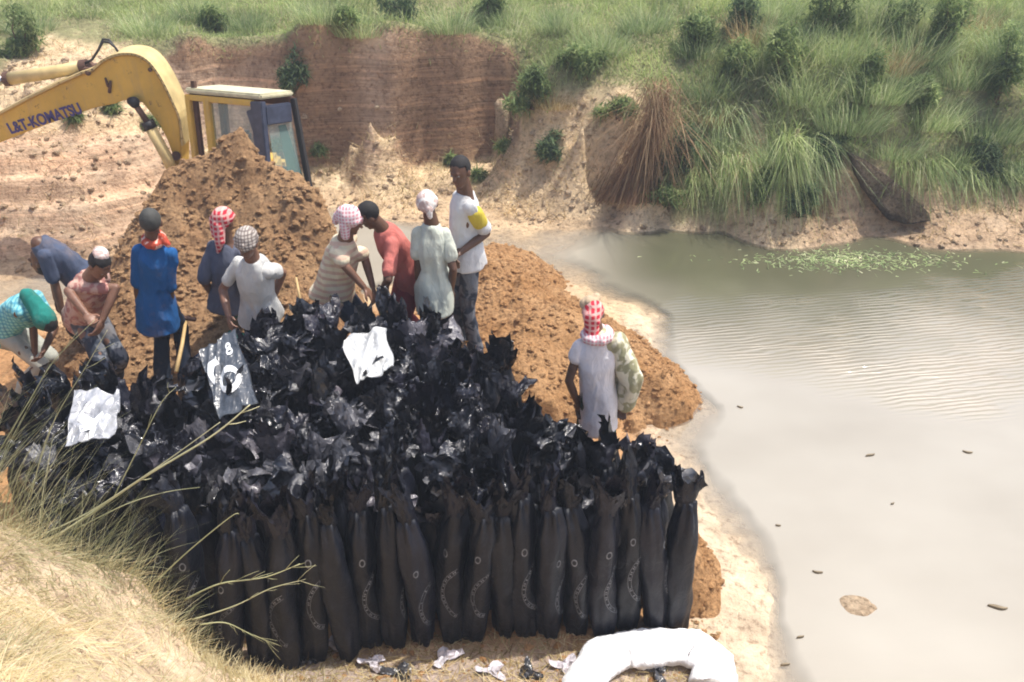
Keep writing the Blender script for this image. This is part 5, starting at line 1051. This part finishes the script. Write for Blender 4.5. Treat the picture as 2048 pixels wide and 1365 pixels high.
for i, (px, py, sz, mt, lab) in enumerate([(665, 1290, .16, 'scrapw', 'pale crumpled scrap at the foot of the fourth group of left bags'), (745, 1330, .13, 'scrapw', 'pale scrap on the straw below the middle of the front row'), (890, 1318, .14, 'scrapw', 'white scrap between the feet of two middle front bags'), (985, 1345, .14, 'scrapw', 'pale scrap left of the white sack'), (1060, 1350, .12, 'scrapd', 'dark scrap left of the white sack'),
        (1130, 1335, .12, 'scrapw', 'pale scrap touching the left end of the white sack'), (800, 1350, .15, 'scrapd', 'dark scrap in the middle of the bottom edge'), (610, 1325, .10, 'scrapd', 'dark scrap by the straw edge'), (365, 1195, .12, 'scrapw', 'small whitish scrap at the rim of the dry grass'), (1310, 1345, .16, 'scrapd', 'dark scrap under the arch of the white sack')]): scr(px, py, sz, mt, lab, i * 3 + 1)
M['leafbit'] = mat_plain('dead_leaf', (.24, .19, .12), .8)
# floating bits, weeds, sticks
def float_bit(px, py, L, label, seed, mat='wood', th=.008, name='floating_debris'):
    p = gz(px, py, .004); r_ = random.Random(seed); a = r_.uniform(-.5, .5); d = np.array([math.cos(a), math.sin(a), 0]); mb = MB(); k = np.array([-d[1], d[0], 0])
    n_ = 6; L *= .8; P_ = [p + d * L * (i / n_ - .5) + k * L * .04 * math.sin(i * .9 + seed) for i in range(n_ + 1)]; V = []
    for i, q in enumerate(P_): w_ = L * .16 * math.sin(math.pi * (i + .35) / (n_ + .7)); V += [q - k * w_, q + k * w_ + [0, 0, th * .6], q + k * w_ * .2 + [0, 0, th * 1.6]]
    Fs = []
    for i in range(n_): b0 = i * 3; Fs += [(b0, b0 + 3, b0 + 5, b0 + 2), (b0 + 2, b0 + 5, b0 + 4, b0 + 1), (b0 + 1, b0 + 4, b0 + 3, b0)]
    Fs += [(0, 2, 1), (n_ * 3, n_ * 3 + 1, n_ * 3 + 2)]
    o_ = obj(name, V, Fs, M[mat]); tag(o_, label, 'debris', 'bits floating on the pond')
for i, (px, py, L, lab) in enumerate([(1740, 911, .11, 'flat leaf floating in the middle of the pond'), (1480, 815, .07, 'leaf floating beside the tip of the orange heap'), (1785, 1008, .05, 'small leaf floating below the flat middle leaf'), (1635, 1145, .09, 'pale leaf floating off the sandy shore'), (1556, 1052, .05, 'small leaf floating off the near shore'), (1570, 1330, .08, 'dark leaf in the shallows at the bottom'), (1600, 1275, .07, 'pale leaf in the shallows at the bottom'), (1995, 1215, .16, 'dark stick poking out at the lower right of the pond'), (1935, 905, .10, 'thin twig standing in the right of the pond')]): float_bit(px, py, L, lab, i, 'leafbit')
p = gz(1715, 1215, -.02); mb = MB(); mb.sphere(p, [[.14, 0, 0], [0, .11, 0], [0, 0, .035]], 20, 10); V = np.array(mb.V); V[:, 2] += .02 * fbm(V[:, 0] * 14, V[:, 1] * 14, o=3, seed=3); V[:, 0] += .03 * fbm(V[:, 0] * 8, V[:, 1] * 8, o=2, seed=6); o = obj('mud_lump', V, mb.F, m_rub); tag(o, 'grey mud lump just breaking the water at the lower right', 'mud lump')
# water weed near the far bank
n = 900; u_ = rng.normal(0, 1, (n, 2)); c = gz(1700, 520, 0); qx = np.clip(c[0] + u_[:, 0] * .62, -9, 9); qy = c[1] + u_[:, 1] * .16; k = terrain(qx, qy) < -.01; n = k.sum(); n_w = n; o = bobj('water_weed', blades(np.c_[qx, qy, np.full(len(qx), .003)][k], np.c_[rng.normal(0, 1, (n, 2)), .25 * rng.random(n)], .03 + .07 * rng.random(n), .02, .2, 2), M['kans']); tag(o, 'yellowish weed floating by the far bank', kind='stuff')
# dark eroded slab
pts = [(1690, 305, .62), (1720, 318, .60), (1790, 370, .45), (1845, 425, .20), (1850, 440, .10), (1800, 446, .04), (1770, 440, .05), (1735, 400, .25), (1705, 350, .48)]
P_ = []
for px, py, dz in pts: h_ = hit(px, py); P_.append(h_ + np.array([0, -.16, .05]))
bm = bmesh.new(); vs = [bm.verts.new(p) for p in P_]; f_ = bm.faces.new(vs); r_ = bmesh.ops.extrude_face_region(bm, geom=[f_]); bmesh.ops.translate(bm, verts=[e for e in r_['geom'] if isinstance(e, bmesh.types.BMVert)], vec=(.02, .22, -.05)); bmesh.ops.recalc_face_normals(bm, faces=bm.faces); bmesh.ops.triangulate(bm, faces=bm.faces[:]); bmesh.ops.subdivide_edges(bm, edges=bm.edges[:], cuts=3, use_grid_fill=True)
V = np.array([v.co[:] for v in bm.verts]); V += (.03 * fbm(V[:, 0] * 6, V[:, 1] * 6, V[:, 2] * 6, o=3, seed=12))[:, None] * np.array([.5, 1, .5]); bm.verts.index_update(); o = obj('earth_slab', V, [tuple(v.index for v in f.verts) for f in bm.faces], mat_soil('dark_wet_soil', (.10, .075, .05), (.17, .13, .09))); bm.free(); tag(o, 'dark wet slab of slumped earth at the far water edge', 'earth slab')
# earth stump at the cliff end
p = hit(1005, 275); mb = MB(); mb.tube([p + [0, 0, -.1], p + [.01, 0, .15], p + [0, 0, .34], p + [-.02, 0, .50], p + [-.03, 0, .56]], [.14, .12, .11, .09, .03], 18); V = np.array(mb.V)
V += .03 * np.c_[fbm(V[:, 0] * 9, V[:, 1] * 9, V[:, 2] * 9, seed=1), fbm(V[:, 0] * 9, V[:, 1] * 9, V[:, 2] * 9, seed=2), 0 * V[:, 0]]; o = obj('earth_stump', V, mb.F, m_rub); tag(o, 'pinkish stump of earth standing at the right end of the cliff', 'earth stump')
# bamboo handle and stake near the blue shirt man
a, b_ = at(352, 745, 6.0), at(372, 640, 6.5); mb = MB(); mb.tube([a, (a + b_) / 2 + [.01, 0, .01], b_], [.018, .016, .013], 10); M['bamboo'] = mat_plain('bamboo', (.52, .36, .16), .6); t_ = thing('hoe', 'hoe with a pale bamboo handle stuck in soil beside the blue shirt man', 'hoe', a); mb.build('handle', M['bamboo'], t_, True)
mb = MB(); mb.box(b_ + [.03, 0, .01], [[1, 0, -.2], [0, 1, 0], [.2, 0, 1]], [.055, .02, .012], .004); mb.build('blade', M['brown'], t_)
a, b_ = at(608, 640, 6.3), at(592, 555, 6.5); mb = MB(); mb.tube([a, b_], [.012, .009], 8); o = mb.build('bamboo_stick', M['bamboo'], None, True); tag(o, 'thin bamboo stick leaning beside the purple waist cloth', 'stick')

# ------------------------------------------------------------------ haze
hv = [(x, y, z_) for x in (-160, 160) for y in (-90, 215) for z_ in (-3, 9)]
m = bpy.data.materials.new('haze'); m.use_nodes = True; t = m.node_tree; t.nodes.remove(t.nodes['Principled BSDF']); pv = t.nodes.new('ShaderNodeVolumePrincipled'); pv.inputs['Color'].default_value = (.80, .88, 1, 1); pv.inputs['Density'].default_value = .0036
t.links.new(pv.outputs[0], t.nodes['Material Output'].inputs['Volume'])
o = obj('haze', hv, [(0, 1, 3, 2), (4, 6, 7, 5), (0, 4, 5, 1), (2, 3, 7, 6), (0, 2, 6, 4), (1, 5, 7, 3)], m, smooth=False); tag(o, kind='stuff')
